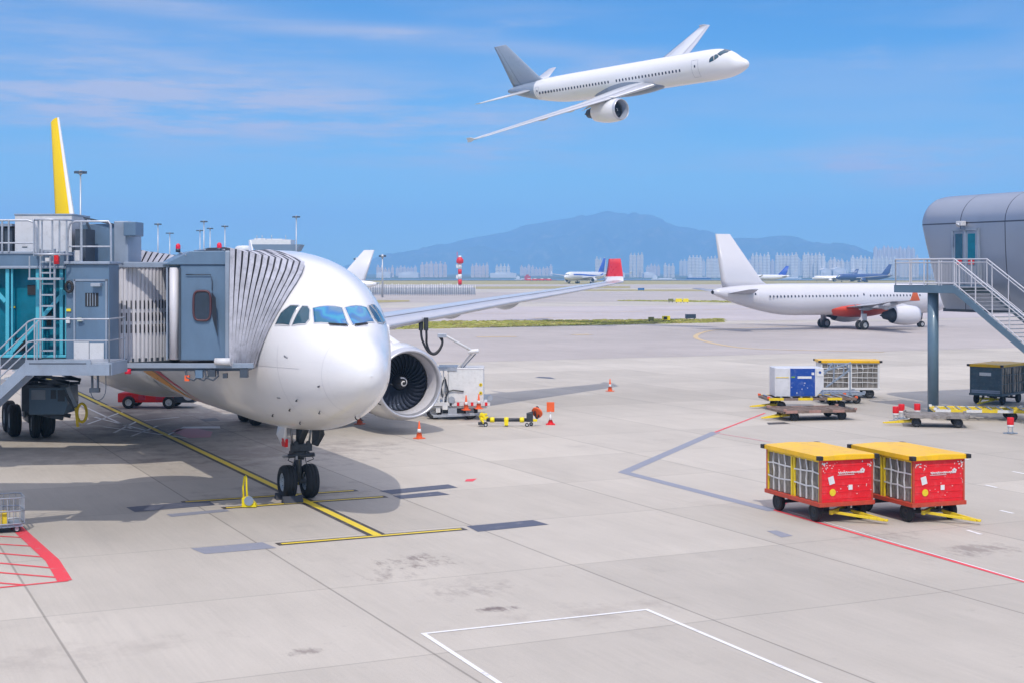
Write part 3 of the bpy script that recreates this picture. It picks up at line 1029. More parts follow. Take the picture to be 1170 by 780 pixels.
def grass_blades(base, pts, n, h, seed):
    """rough tufts along the strip so its edge is not a ruled line"""
    rnd = random.Random(seed)
    mb = MB()
    P = [Vector((p[0], p[1], 0)) for p in pts]
    # points between the long edges: pts = near-left, near-right, far-right, far-left
    for _ in range(n):
        f = rnd.random(); g = rnd.random() * 1.06 - .03
        a = P[0].lerp(P[1], f); b = P[3].lerp(P[2], f)
        c = a.lerp(b, g)
        t = rnd.random() * PI; w = rnd.uniform(.25, .9); hh = h * rnd.uniform(.4, 1)
        d = Vector((math.cos(t), math.sin(t), 0)) * w
        mb.add([c - d, c + d, c + d * .6 + Vector((rnd.uniform(-.1, .1), 0, hh)), c - d * .6 + Vector((0, 0, hh * .8))], [(0, 1, 2, 3)], GRASS if rnd.random() < .7 else EARTH)
    o = mb.build('grass_tufts', fix=False)
    tag(o, 'short rough grass covering ' + base, 'grass', kind='stuff')
def grass(px0, r0a, r0b, px1, r1a, r1b, mat, nm, n, z=.03):
    """strip from photo column px0 to px1; rows a = near edge, b = far edge"""
    pts = [G(px0, r0a), G(px1, r1a), G(px1, r1b), G(px0, r0b)]
    # uneven outline
    rnd = random.Random(n)
    E = []
    for (p, q) in ((pts[0], pts[1]), (pts[2], pts[3])):
        for k in range(25):
            f = k / 24
            E.append(p.lerp(q, f) + Vector((0, rnd.uniform(-.7, .7), 0)))
    mb = MB(); m = len(E)
    mb.add([(e.x, e.y, z) for e in E], [tuple(range(m))], mat)
    structure(mb.build('grass_strip'))
    if n: grass_blades(nm, pts, n, .16, n)
grass(-260, 391.5, 373.7, 826, 368.5, 364.6, GRASS, 'the long strip beyond the parking apron', 4200)
grass(706, 344.2, 343.2, 1250, 352, 346.5, GRASS, 'the wedge beside the far taxiway', 1200)
grass(640, 332.6, 331.0, 1300, 335, 331.8, EARTH, 'the thin strip before the runway', 0, .04)
grass(395, 347.5, 343.0, 468, 345, 343.4, EARTH, 'the bank below the blast fence', 0, .04)
grass(540, 330.6, 327.8, 720, 329.6, 327.2, EARTH, 'the strip beside the red and white tower', 0, .05)
sheet('grass_verge', [G(-400, 350), G(395, 345.5), G(395, 336), G(-400, 336)], EARTH, .035)

# taxiway marks
def curve_line(pts, w, mat, z=.02, nm='painted_line'):
    out = []
    for i in range(len(pts) - 1):
        p0, p1, p2, p3 = pts[max(i - 1, 0)], pts[i], pts[i + 1], pts[min(i + 2, len(pts) - 1)]
        for k in range(6):
            t = k / 6
            out.append(tuple(.5 * ((2 * p1[c]) + (-p0[c] + p2[c]) * t + (2 * p0[c] - 5 * p1[c] + 4 * p2[c] - p3[c]) * t * t + (-p0[c] + 3 * p1[c] - 3 * p2[c] + p3[c]) * t ** 3) for c in (0, 1)))
    out.append(pts[-1][:2])
    return polyline(nm, out, w, mat, z)
P_YFADE = paint('faded_yellow_paint', (.62, .46, .24), .5)
curve_line([G(1010, 402), G(920, 400), (G(850, 397.5)), G(806, 390), G(795, 384), G(812, 378), G(850, 375), G(900, 373.5)], .55, P_YFADE)
for a, b_, r in ((545, 590, 385.2), (655, 675, 382.8), (610, 632, 364)):
    line_ = MB(); line(line_, G(a, r), G(b_, r - .5), 1.5, P_YFADE, .022); structure(line_.build('painted_line'))
polyline('painted_line', [G(440, 360), G(700, 357), G(900, 352)], .6, P_YFADE, .02)

# stand markings
def uvline(name, u0, v0, u1, v1, w, mat, z):
    mb = MB(); line(mb, W(u0, v0), W(u1, v1), w, mat, z); return structure(mb.build(name))
uvline('lead_in_border', 13.42, 110, 13.42, 36.75, .52, P_BLK, .004)
uvline('lead_in_line', 13.42, 110, 13.42, 36.7, .24, P_YEL, .008)
for (u0, u1, v) in ((10.6, 15.95, 36.6), (10.75, 16.0, 42.95), (9.9, 15.6, 44.6)):
    uvline('stop_bar_border', u0, v, u1, v, .40, P_BLK, .0045)
    uvline('stop_bar', u0 + .12, v, u1 - .12, v, .15, P_YEL, .0085)
def gpoly(name, pts, mat, z=.006):
    mb = MB(); mb.add([G(*p) + Vector((0, 0, z)) for p in pts], [tuple(range(len(pts)))], mat); return structure(mb.build(name))
gpoly('blackout_mark', [(533, 600.5), (546, 607), (627, 598.7), (609, 593.6)], P_BLUE)
gpoly('blackout_mark', [(218, 626), (234, 632.5), (316, 625.5), (300, 619)], P_BLUE2)
gpoly('blackout_mark', [(433, 560.3), (448, 564), (523, 556.5), (512, 552.8)], P_BLUE)
gpoly('blackout_mark', [(449, 566), (458, 569.5), (514, 564.5), (500, 561)], P_BLUE)
gpoly('blackout_mark', [(144, 579), (154, 584.5), (246, 576.5), (238, 571)], P_BLUE)
gpoly('blackout_mark', [(190, 587), (196, 590), (262, 583.5), (258, 581)], P_BLUE2)
gpoly('blackout_mark', [(876, 606), (893, 613.5), (906, 611.5), (888, 605.5)], P_BLUE2)
gpoly('blackout_mark', [(876, 482.3), (878, 484.6), (903, 483.6), (896, 481.8)], P_BLK)
polyline('painted_line', [G(578, 785), G(484, 723.5), G(739, 696), G(960, 790)], .10, P_WHITE, .008)
polyline('painted_line', [G(1215, 677), G(886, 582.5), G(900, 572)], .13, P_RED, .008)
polyline('painted_line', [G(1210, 675), G(893, 581.5)], .05, P_WHITE, .010)
polyline('blackout_line', [G(884, 583), G(713, 539), G(818, 493)], .42, P_BLUE2, .005)
polyline('painted_line', [G(817, 493.3), G(874, 471.5)], .12, P_RED, .009)
polyline('painted_line', [G(817, 494), G(880, 504.5)], .10, P_PINK, .007)
for a, b_ in (((1101, 523.5), (1107, 524.6)), ((1126, 553.5), (1139, 556.5)), ((1143, 582.5), (1158, 586)), ((1105, 605), (1121, 610)), ((1157, 538), (1172, 541))):
    polyline('painted_line', [G(*a), G(*b_)], .12, P_WHITE, .006)
# red keep-clear hatching at the bridge wheels
polyline('painted_line', [G(-30, 673), G(-6, 671.5), G(78, 663)], .12, P_RED, .009)
polyline('painted_line', [G(12, 596), G(60, 640), G(74, 663)], .33, P_RED, .010)
for (a, b_) in (((-20, 611), (25, 613.5)), ((-20, 620), (36, 623.5)), ((-20, 630), (50, 636)), ((-20, 641), (60, 648.5)), ((-20, 652), (68, 659.5)), ((-20, 664), (30, 668))):
    polyline('painted_line', [G(*a), G(*b_)], .11, P_RED, .008)
gpoly('painted_line', [(533, 547), (545, 546.2), (540, 549.5), (531, 549.5)], P_RED)
# white workings painted under the bridges, pink spill
for pts in (((118, 487), (215, 500)), ((108, 476), (170, 492)), ((92, 462), (150, 489)), ((130, 494), (158, 480)), ((150, 498), (180, 486)), ((165, 480), (205, 476)), ((100, 484), (140, 470)), ((190, 497), (214, 487))):
    polyline('painted_line', [G(*p) for p in pts], .14, P_WHITE, .006)
gpoly('spill_mark', [(196, 492), (214, 500), (240, 499), (243, 493), (226, 489), (208, 488)], P_PINK)
gpoly('spill_mark', [(205, 489), (252, 489), (251, 486.5), (210, 487)], P_WHITE, .008)
polyline('painted_line', [G(112, 462), G(146, 465.5)], .3, P_YFADE, .006)
gpoly('service_cover', [(228, 478), (246, 477), (252, 480), (234, 481)], P_BLK)
gpoly('service_cover', [(611, 431), (635, 432.6), (629, 430.6), (616, 430)], P_BLUE)

# sea, far shore, hills
def far_mat(name, col, rough=.9, sc_=.004, var=.25):
    return M(name, col, rough, 0, var, sc_, 0, 0, None, 0, (1, 1, 1), .05)
SEA = far_mat('sea_water', (.06, .13, .20), .35, .01, .2)
HILL = M('hill_scrub', (.060, .085, .045), .95, 0, .5, .005, 0, 0, (.24, .20, .13), .9)
SHORE = far_mat('shore_trees', (.10, .12, .08), .95, .01, .4)
mb = MB()
mb.add([(-9500, 1290.5, -5), (9500, 1290.5, -5), (9500, 12500, -5), (-9500, 12500, -5)], [(0, 1, 2, 3)], SEA)
structure(mb.build('sea'))
SEAWALL = M('seawall_stone', (.18, .17, .16), .9, 0, .3, .2)
mb = MB(); mb.bx(-1500, 1500, 1290, 1296, -5.2, .6, SEAWALL); structure(mb.build('seawall'))
mb = MB()
xs = [(-9000 + i * 300) for i in range(61)]
rnd = random.Random(3)
front = [Vector((x, 2850 + rnd.uniform(-30, 20), -3)) for x in xs]
mb.loft([[Vector((p.x, p.y - 4, -6)) for p in front], front, [Vector((p.x, 9000, 4)) for p in front]], SHORE, False, False)
structure(mb.build('far_shore'))
def ridge(name, prof, Y, depth, seed, foot=4):
    """hill range whose skyline was measured in the photograph: (px, row) at distance Y"""
    x0, x1 = prof[0][0], prof[-1][0]
    nx, ny = 300, 40
    rings = []
    for j in range(ny + 1):
        g = j / ny                                   # 0 foot near us .. 0.6 crest .. 1 back
        ring = []
        for i in range(nx + 1):
            px = x0 + (x1 - x0) * i / nx
            row = lerp_tab(prof, px)[0]
            H = (312 - row) / 1650 * (Y + depth * .6) + CAMZ
            X = (px - 585) / 1650 * (Y + depth * .6)
            s_ = min(g / .6, (1 - g) / .4) if g != .6 else 1
            s_ = max(0, min(1, s_))
            n = noise.fractal(Vector((X * .0016 + seed, g * 5 + seed, 0)), .9, 2.2, 6)
            z = H * (s_ ** .8) * (1 + 1.5 * n * (1 - s_)) + n * 60 * s_ * (1 - s_) * 4
            ring.append(Vector((X + n * 30 * (1 - s_), Y + depth * g, min(max(foot - 8, z), H * 1.0 + noise.noise(Vector((X * .006, seed, 0))) * 14))))
        rings.append(ring)
    m = MB(); m.loft(rings, HILL, False, True)
    return structure(m.build(name, fix=False))
ridge('mountain', [(300, 311), (380, 309), (400, 306), (430, 298), (450, 292), (480, 286.5), (500, 281), (520, 276.5), (540, 272), (560, 268), (580, 265), (600, 257.5), (620, 254), (640, 250.5), (655, 248), (668, 247), (680, 244.5), (690, 242), (697, 241.5), (705, 243.5), (715, 244), (725, 246), (745, 249), (765, 255), (790, 263), (810, 267), (830, 272), (850, 279), (880, 288), (920, 298), (960, 305), (1000, 310)], 8600, 2600, 1.7)
ridge('hill', [(760, 311), (790, 296), (812, 281), (830, 274), (850, 271.5), (865, 272.5), (880, 270.5), (895, 269.5), (910, 271), (922, 276), (940, 281), (955, 286), (975, 292), (1000, 298), (1030, 303), (1080, 307), (1140, 309), (1200, 311)], 7900, 1900, 5.2)
ridge('hill', [(-500, 303), (-300, 300), (-100, 303), (60, 301), (160, 305), (240, 303), (330, 306), (420, 308), (460, 311)], 8300, 1500, 9.1)
ridge('hill', [(1040, 311), (1100, 303), (1180, 300), (1300, 296), (1500, 300), (1700, 305)], 8800, 1500, 3.3)

# haze: one even box of air round everything
hz = bpy.data.materials.new('haze_air')
hz.use_nodes = True
hn, hl = hz.node_tree.nodes, hz.node_tree.links
hn.clear()
ho = hn.new('ShaderNodeOutputMaterial'); hv = hn.new('ShaderNodeVolumePrincipled')
hv.inputs['Color'].default_value = (.28, .58, .97, 1)
hv.inputs['Density'].default_value = 0.00019
hv.inputs['Anisotropy'].default_value = -0.3
hl.new(hv.outputs[0], ho.inputs['Volume'])
mb = MB(); mb.bx(-10500, 10500, -200, 12600, -7, 520, hz)
tag(mb.build('haze'), 'pale blue haze lying over the airfield, sea and hills', 'haze', kind='stuff')
hz.cycles.homogeneous_volume = True

# ------------------------------------------------------------------ aircraft in the scene
PANES = [[(2.62, 1.027), (2.30, 1.548), (1.67, 1.525), (1.68, 1.35), (2.22, .885)],
         [(2.78, .565), (2.91, .91), (2.77, .983), (2.62, .975), (2.40, .862), (2.40, .75)],
         [(3.40, .433), (3.40, .62), (3.26, .79), (3.0, .885), (2.86, .54)]]
GOLD = M('tail_yellow', (.90, .62, .004), .7, 0, .04, 1)
GOLD.node_tree.nodes['Principled BSDF'].inputs['Specular IOR Level'].default_value = .1
ORG = M('stripe_orange', (.85, .38, .05), .3)
CRIM = M('stripe_crimson', (.55, .03, .08), .3)
PGREY = M('stripe_grey', (.42, .42, .46), .3)
WTIPR = M('winglet_red', (.80, .035, .045), .3, 0, .05)
A330 = dict(L=62.8, R=2.82, zc=4.98, tail=43.0, panes=PANES, pane_frame=M('pane_seal', (.55, .55, .57), .4),
    wins=dict(x=[18.2 + .533 * 2 * i for i in range(24)], z=.55, w=.25, h=.36),
    doors=[(4.4, 5.5, -.55, 1.4, (1,)), (16.6, 17.7, -.55, 1.4, (1,)), (51.5, 52.5, -.5, 1.35, (1, -1))],
    fair=(18.5, 38.5), fair_mat=WHITE,
    wing=[(0, 18.8, 13.2, -1.35, .14), (2.6, 20.4, 11.4, -1.15, .14), (9.4, 24.5, 7.6, -.42, .118), (18, 29.9, 5.5, .45, .11), (24, 33.6, 3.8, 1.02, .105), (29.0, 36.8, 2.5, 1.52, .10)],
    tracks=(7.5, 12.6, 16.8, 21), track_len=4.4, track_r=.42, wing_mat=WGREY, metal_le=True,
    tip='winglet', tip_h=1.40, tip_c=.42, tip_mat=WTIPR, tip_base=WHITE2,
    eng=(21.3, 9.5, -2.72, 1.62, 5.4),
    fin=[(2.3, 49.4, 9.6, .085), (3.2, 50.6, 8.6, .085), (12.0, 58.6, 3.4, .08)], fin_mat=GOLD, fin_le=WHITE2,
    stab=[(.5, 53.8, 5.6, .7, .10), (9.7, 59.6, 2.1, 1.6, .09)],
    ng=(6.67, .53, .36, .42), mg=(29.6, 5.34, .70, .70, 4),
    bands=[(ORG, [(20.6, -2.66), (18.45, -2.509), (16.99, -2.414), (15.97, -2.282), (15.4, -2.0), (15.2, -1.7)], .62, 'livery_stripe'),
           (CRIM, [(19.2, -2.75), (17.4, -2.62), (15.9, -2.52), (14.36, -2.34), (13.9, -2.1), (13.7, -1.75)], .26, 'livery_stripe'),
           (PGREY, [(22.6, -2.62), (20.65, -2.447), (19.27, -2.262), (18.5, -2.0), (18.3, -1.7)], .16, 'livery_stripe')])
NOSE_W = W(13.4, 37.2)
SEAML = M('skin_joint_grey', (.50, .50, .53), .5)
big, HB = airliner('parked_airliner', 'large white twin-engine airliner parked at the gate with yellow tail fin', 'airliner', A330, NOSE_W, (0, 0, HEAD))
BIGM = Matrix.Translation(NOSE_W) @ Matrix.Rotation(HEAD, 4, 'Z')
# small fittings on the nose: probes, ports, wipers, radome seam
for a, t in ((1.35, -.3), (1.35, PI + .3), (2.6, -.75), (2.6, PI + .62), (2.05, PI + .95), (3.3, PI + .8), (3.6, PI + 1.1), (2.4, -1.2), (4.6, PI + .9), (1.7, -1.45), (3.1, -1.1)):
    p = HB.P(a, t, -.01); q = HB.P(a, t, .07)
    m = MB(); m.tube([p, q, q + Vector((.02, 0, 0)), q + Vector((.12, 0, 0))], .016, DSTEEL, 8)
    m.build('air_data_probe', big)
for pts in ([(2.1 + .25 * i, HB.th_at(2.1 + .25 * i, -.62, -1)) for i in range(30)], [(3.05, PI - .2 + .09 * i) for i in range(14)], [(6.4, PI - 1.2 + .12 * i) for i in range(22)], [(5.2, -2.5 + .1 * i) for i in range(16)], [(2.0, -2.3 + .1 * i) for i in range(14)]):
    m = MB(); HB.ribbon(m, pts, .012, SEAML, .003); m.build('skin_joint', big, fix=False)
for a, z in ((3.9, -.2), (4.6, -.9), (2.6, -.3), (3.4, -1.5), (5.6, -.4)):
    m = MB(); t0 = HB.th_at(a, z, -1); HB.patch(m, [(a, t0), (a + .16, t0), (a + .16, t0 + .03), (a, t0 + .03)], SEAMG, .004, 1, 2); m.build('stencil_mark', big)
m = MB()
HB.ribbon(m, [(1.32 + .12 * math.cos(2 * PI * i / 60), 2 * PI * i / 60) for i in range(60)], .007, PGREY, .003, True)
m.build('radome_seam', big, fix=False)
for a0, t0, a1, t1 in ((1.62, PI - 1.47, 1.86, PI - 1.12), (1.62, 1.47, 1.86, 1.12)):
    m = MB()
    m.tube([HB.P(a0, t0, .02), HB.P(a0, t0, .05), HB.P(a1, t1, .05)], .018, BLK, 6)
    m.tube([HB.P(a0 + .05, t0, .045), HB.P(a1 + .06, t1, .04)], .012, BLK, 6)
    m.build('window_wiper', big)
m = MB()
m.prism([(-12, -.02, 7.76), (-12.5, -.02, 7.76), (-12.5, -.02, 8.2), (-12.35, -.02, 8.2)], (0, .04, 0), WHITE2)
m.build('roof_antenna', big)

A320W = [(0, 11.0, 7.6, -1.15, .14), (1.9, 12.0, 6.7, -1.0, .14), (6.4, 14.4, 3.9, -.62, .115), (12, 17.3, 2.75, -.1, .11), (16.6, 19.7, 1.55, .12, .10)]
W320 = plane_paint('hull_pale_lilac', (.67, .66, .69), 2.4, .3)
A320 = dict(L=37.2, R=1.98, zc=3.75, tail=24.5, panes=PANES, skin=W320, detail=1,
    wins=dict(x=[6.9 + .53 * i for i in range(16)] + [16.9 + .53 * i for i in range(26)], z=.42, w=.19, h=.28), win_sides=(-1,),
    doors=[(4.6, 5.5, -.5, 1.3, (-1,)), (15.6, 16.15, -.1, .9, (-1,)), (31.6, 32.4, -.35, 1.25, (-1,))], door_line=.06, door_mat=WHITE2,
    fair=(10.5, 21.0), fair_mat=M('belly_orange_red', (.72, .07, .03), .35, 0, .1),
    wing=A320W, tracks=(4.2, 8.2, 11.6), track_len=2.6, track_r=.26, wing_mat=M('wing_mid_grey', (.40, .41, .46), .4), metal_le=False,
    tip='winglet', tip_h=1.05, tip_mat=M('winglet_orange', (.85, .16, .05), .35),
    eng=(10.9, 5.75, -1.95, 1.16, 4.1),
    fin=[(1.5, 28.6, 7.2, .11), (2.3, 30.0, 6.0, .11), (8.0, 34.7, 2.1, .10)], rudder=False,
    stab=[(.4, 31.6, 3.9, .75, .10), (6.22, 34.9, 1.3, 1.35, .09)],
    ng=(5.07, .40, .25, .26), mg=(17.7, 3.8, .60, .46, 2))
airliner('taxiing_airliner', 'pale lilac-white twin jet with orange winglets taxiing right on the taxiway', 'airliner', A320, (57.8, 190.2, 0), (0, 0, R_(25.4)))

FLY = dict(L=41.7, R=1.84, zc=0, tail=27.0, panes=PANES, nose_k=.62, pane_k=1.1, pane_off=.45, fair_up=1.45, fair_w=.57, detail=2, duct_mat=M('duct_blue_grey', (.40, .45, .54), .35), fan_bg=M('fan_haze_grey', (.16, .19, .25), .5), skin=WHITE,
    wins=dict(x=[8.8 + .56 * i for i in range(20)] + [20.9 + .56 * i for i in range(24)], z=.38, w=.24, h=.34), win_sides=(-1,),
    doors=[(5.9, 6.9, -.75, 1.2, (-1, 1)), (34.2, 34.9, -.4, 1.1, (-1, 1))], door_line=.05, door_mat=PGREY,
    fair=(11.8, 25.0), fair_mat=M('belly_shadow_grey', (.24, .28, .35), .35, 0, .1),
    wing=[(0, 12.4, 9.6, -1.0, .15), (1.7, 13.4, 8.6, -.9, .15), (7.2, 16.2, 5.4, -.45, .14), (13.5, 19.0, 3.8, .15, .13), (20.0, 22.0, 1.9, .85, .12)],
    wing_stbd=[(0, 12.4, 9.6, -1.0, .15), (1.7, 13.4, 8.6, -.9, .14), (7.5, 16.2, 5.2, -.45, .12), (15, 19.3, 3.5, .25, .11), (22.8, 22.5, 1.8, .95, .10)],
    tracks=(5.2, 9.4, 13), track_len=2.6, track_r=.24, wing_mat=plane_paint('wing_white', (.62, .63, .66), 2.2, .35), metal_le=True,
    tip='fence', tip_h=.5, eng=(14.9, 6.7, -2.0, 1.34, 4.7),
    fin=[(1.2, 33.4, 7.2, .11), (2.0, 34.8, 6.0, .11), (7.14, 39.3, 2.5, .10)], fin_mat=M('tail_blue_grey', (.27, .33, .42), .35, 0, .08), fin_le=M('tail_blue_grey', (.2, .26, .35)),
    tail_paint=(.835, M('tail_blue_grey', (.2, .26, .35))),
    stab=[(.4, 35.6, 4.2, .65, .10), (7.2, 39.3, 1.5, 1.5, .09)], gear=False)
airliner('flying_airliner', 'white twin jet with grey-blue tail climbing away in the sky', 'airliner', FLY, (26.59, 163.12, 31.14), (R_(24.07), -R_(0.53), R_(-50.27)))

NAVY = M('tail_navy', (.03, .07, .22), .4)
BLUEP = M('tail_blue', (.02, .09, .50), .4, 0, .05)
def far_plane(name, label, loc, rz, fin, scale=1.0, skin=None, bands=()):
    P = dict(A330)
    P.update(detail=0, wins=None, doors=(), fin_mat=fin, fin_le=fin, tip_mat=WHITE2, tip_base=WHITE2, metal_le=False, bands=bands, skin=skin or WHITE, wing_mat=WGREY)
    r, h = airliner(name, label, 'airliner', P, loc, (0, 0, rz))
    r.scale = (scale,) * 3
    return r
far_plane('parked_airliner', 'distant white airliner with blue tail and blue side stripe', (645 / 1, 0, 0), 0, BLUEP,
          bands=[(BLUEP, [(8, .35), (20, .30), (34, .12), (46, -.05), (54, .5)], .9, 'livery_stripe')])
bp_ = [o for o in bpy.data.objects if o.get('label', '').startswith('distant white airliner with blue')][0]
Yb = 930
bp_.location = ((645 - 585) / 1650 * Yb, Yb, 0)
bp_.rotation_euler = (0, 0, R_(241))
Yw = 335
far_plane('parked_airliner', 'white airliner whose plain white tail shows behind the big nose', ((215 - 585) / 1650 * Yw * 1.0, Yw, 0), R_(170), WHITE2, .72)
far_plane('parked_airliner', 'far hazy navy airliner seen over the taxiing jet, nearest the stair landing', (242, 1080, 0), R_(200), NAVY, .8, NAVY)
far_plane('parked_airliner', 'far hazy white airliner with blue tail just right of the tall white fin', (170, 1120, 0), R_(160), BLUEP, .72)
far_plane('parked_airliner', 'far hazy airliner with navy tail, middle of the three over the taxiing jet', (243, 1170, 0), R_(172), NAVY, .6)

# ------------------------------------------------------------------ boarding bridges
BGREY = M('bridge_blue_grey', (.125, .205, .31), .45, .1, .16, 1.2, .1, 0, (.10, .12, .15), .25, (1, 1, .3))
BGREY2 = M('bridge_pale_grey', (.28, .34, .43), .45, .1, .14, 1.5, .1, 0, (.2, .2, .22), .3)
BDARK = M('bridge_dark_steel', (.07, .09, .12), .5, .3, .25, 3)
BLIGHT = M('galvanised_rail', (.46, .49, .55), .38, .5, .15, 6)
SLAT = M('shutter_slat_off_white', (.70, .69, .73), .45, 0, .08, 2, 0, 0, (.34, .33, .33), .3, (2, 2, .2))
FABRIC = M('canopy_fabric_grey', (.54, .54, .60), .8, 0, .26, 2.5, 0, .25, (.16, .16, .19), .4)
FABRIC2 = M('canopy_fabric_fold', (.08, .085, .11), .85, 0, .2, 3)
TEAL = glass('teal_tunnel_glass', (.005, .17, .26), .2, .2)
TEAL.node_tree.nodes['Principled BSDF'].inputs['Coat Weight'].default_value = 0
TEALF = M('teal_frame', (.08, .45, .58), .45, 0, .08, 2)
TEALD = M('teal_inner_panel', (.02, .10, .16), .5, .1, .2, 1.5)
REDL = M('beacon_red', (.75, .01, .05), .3)
WBOX = M('ac_unit_white', (.66, .66, .68), .45, 0, .06, 2, 0, 0, (.3, .28, .26), .35)

def rel(loc):
    m = MB(); m.T = Matrix.Translation(-Vector(loc)); return m
def PX(px, Y): return (px - 585) / 1650 * Y
def PZ(py, Y): return CAMZ - (py - 312) / 1650 * Y

def canopy(parent, loc, N, F, z0, z1, near, a2, n=15, name='canopy'):
    """folding bellows from the cab's square mouth to the hull's skin"""
    def hull(a, th): return BIGM @ HB.P(a, th, .04)
    S, E = [], []
    K = 11
    a1, th_top = near[-1][1:]
    for i in range(K):
        f = i / (K - 1)
        S.append(Vector((N.x, N.y, z0 + (z1 - z0) * f)))
        q = lerp_tab(near, f)
        E.append(hull(q[0], q[1]))
    for i in range(1, 8):
        f = i / 7
        S.append(Vector((N.x + (F.x - N.x) * f, N.y + (F.y - N.y) * f, z1)))
        E.append(hull(a1 + (a2 - a1) * f, th_top))
    for i in range(1, K):
        f = i / (K - 1)
        S.append(Vector((F.x, F.y, z1 + (z0 - z1) * f)))
        E.append(hull(a2, th_top + (HB.th_at(a2, z0 - HB.zc, -1) - th_top) * f))
    cen = (N + F) / 2; cen = Vector((cen.x + .6, cen.y + .2, (z0 + z1) / 2))
    rings = []
    for k in range(n * 3 + 1):
        f = (k // 3 + (0, .20, .74)[k % 3]) / n
        out = .13 * (0 if k % 3 == 0 else 1)
        ring = []
        for i, (p, q) in enumerate(zip(S, E)):
            r = p.lerp(q, f)
            sag = -.05 * math.sin(PI * f)
            d = (r - cen).normalized()
            ring.append(r + d * out + Vector((0, 0, sag)) + Vector((0, 0, .01 * math.sin(i * 1.7 + k))))
        rings.append(ring)
    m = rel(loc)
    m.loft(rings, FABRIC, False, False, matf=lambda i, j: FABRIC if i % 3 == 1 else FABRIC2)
    o = m.build(name, parent, fix=False)
    sol = o.modifiers.new('thick', 'SOLIDIFY'); sol.thickness = .03
    # seam rods at the crest of each fold
    m = rel(loc)
    for k in range(1, n * 3, 3):
        m.tube([p for p in rings[k]], .010, BLIGHT, 5)
    m.build('bellows_rib', o, fix=False)
    return o

# -- first bridge: the one whose cab meets the front door
L1 = Vector((-12.5, 41.0, 0))
br = thing('boarding_bridge', 'blue-grey boarding bridge with teal glass tunnel docked behind the cockpit windows', 'boarding bridge', L1, 0, 'boarding bridges at the big airliner')
N1, F1 = Vector((-8.02, 41.0, 0)), Vector((-9.5, 44.2, 0))
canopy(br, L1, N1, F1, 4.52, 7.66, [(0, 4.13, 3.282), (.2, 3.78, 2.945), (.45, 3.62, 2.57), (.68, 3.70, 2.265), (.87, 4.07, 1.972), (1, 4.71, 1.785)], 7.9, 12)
m = rel(L1)       # cab
zc0, zc1 = 4.58, 7.28
m.prism([(-9.42, 41.0, zc0), (-8.02, 41.0, zc0), (-9.5, 44.2, zc0), (-10.9, 44.2, zc0)], (0, 0, zc1 - zc0), BGREY)
m.bx(-8.14, -7.96, 40.93, 41.05, 4.5, 7.68, BGREY2)
cab = m.build('cab', br, bevel=.03)
m = rel(L1)       # sloping cab roof
m.prism([(-9.9, 40.95, 7.28), (-8.0, 40.95, 7.28), (-8.0, 40.95, 7.68), (-9.15, 40.95, 7.66)], (-1.0, 3.2, 0), BGREY)
for x in (-9.6, -9.05, -8.5):
    m.bar((x + .35, 40.93, 7.70 if x > -9.3 else 7.55), (x - .65, 44.1, 7.72), .05, .05, BGREY2)
m.build('cab_roof', br, bevel=.02)
for x, y in ((-9.85, 42.6), (-8.35, 41.2)):
    m = rel(L1); m.cyl((x, y, 7.66), (x, y, 7.76), .07, BDARK); m.rev([(7.76, .07), (7.86, .07), (7.91, .035), (7.915, .001)], REDL, (x, y, 0), 'Z', 16); m.build('beacon', br)
m = rel(L1)       # cab window
cx, cz, hw, hh = -8.79, 6.12, .245, .42
pts = []
for i in range(24):
    t = 2 * PI * i / 24
    pts.append((cx + hw * abs(math.cos(t)) ** .5 * (1 if math.cos(t) > 0 else -1), 40.965, cz + hh * abs(math.sin(t)) ** .5 * (1 if math.sin(t) > 0 else -1)))
m.prism([(x, y - .01, z) for x, y, z in pts], (0, .03, 0), WIND)
w_ = m.build('window', cab)
m = rel(L1); m.tube([(x, y - .015, z) for x, y, z in pts], .032, M('window_rubber', (.10, .04, .05), .5), 8, True); m.build('window_frame', w_)
m = rel(L1)
m.prism([(-8.52, 40.94, 6.5), (-8.36, 40.70, 6.35), (-8.30, 40.72, 5.25), (-8.5, 40.94, 5.8)], (0.01, -.01, 0), BDARK)  # dark plate standing in for the shade at the open door
m.build('door_shade_plate', cab)
m = rel(L1)
m.tube([(-9.25, 40.95, 7.0), (-8.55, 40.95, 7.0), (-8.5, 40.95, 6.8), (-8.5, 40.93, 6.55)], .015, BDARK, 6)
m.build('conduit', cab)

m = rel(L1)       # round curtain of slats
C1 = Vector((-11.72, 43.05, 0)); R1 = 1.66
ring0, ring1 = [], []
n = 82 * 4
for i in range(n):
    t = 2 * PI * (i // 4 + (0, .08, .5, .92)[i % 4]) / 82
    r = R1 + (-.03, .0, .018, .0)[i % 4]
    ring0.append((C1.x + math.cos(t) * r, C1.y + math.sin(t) * r, 4.5)); ring1.append((C1.x + math.cos(t) * r, C1.y + math.sin(t) * r, 7.22))
m.loft([ring0, ring1], SLAT, True, False)
cur = m.build('slat_curtain', br)
m = rel(L1)
for row in (6.13, 5.78, 5.44):
    for i in range(22):
        t = -PI / 2 - .45 + i * .0766
        rr = R1 + .028
        c = Vector((C1.x + math.cos(t) * rr, C1.y + math.sin(t) * rr, row))
        Rm = Matrix.Rotation(t, 3, 'Z')
        m.box(c, (.02, .030, .24), BLK, Rm)
o = m.build('vent_slots', cur)
m = rel(L1)
m.cyl((-9.62, 41.12, 4.6), (-9.62, 41.12, 7.2), .135, SLAT, n=20)
m.build('curtain_roller', br)
m = rel(L1)
m.bx(-9.82, -9.78, 41.0, 41.1, 4.6, 7.2, BGREY2)
m.bx(-9.46, -9.40, 40.96, 41.1, 4.6, 7.2, BDARK)
m.build('roller_post', br)
m = rel(L1)       # head beam and floor ring
m.bx(-11.1, -8.85, 41.22, 41.5, 7.20, 7.36, BGREY2)
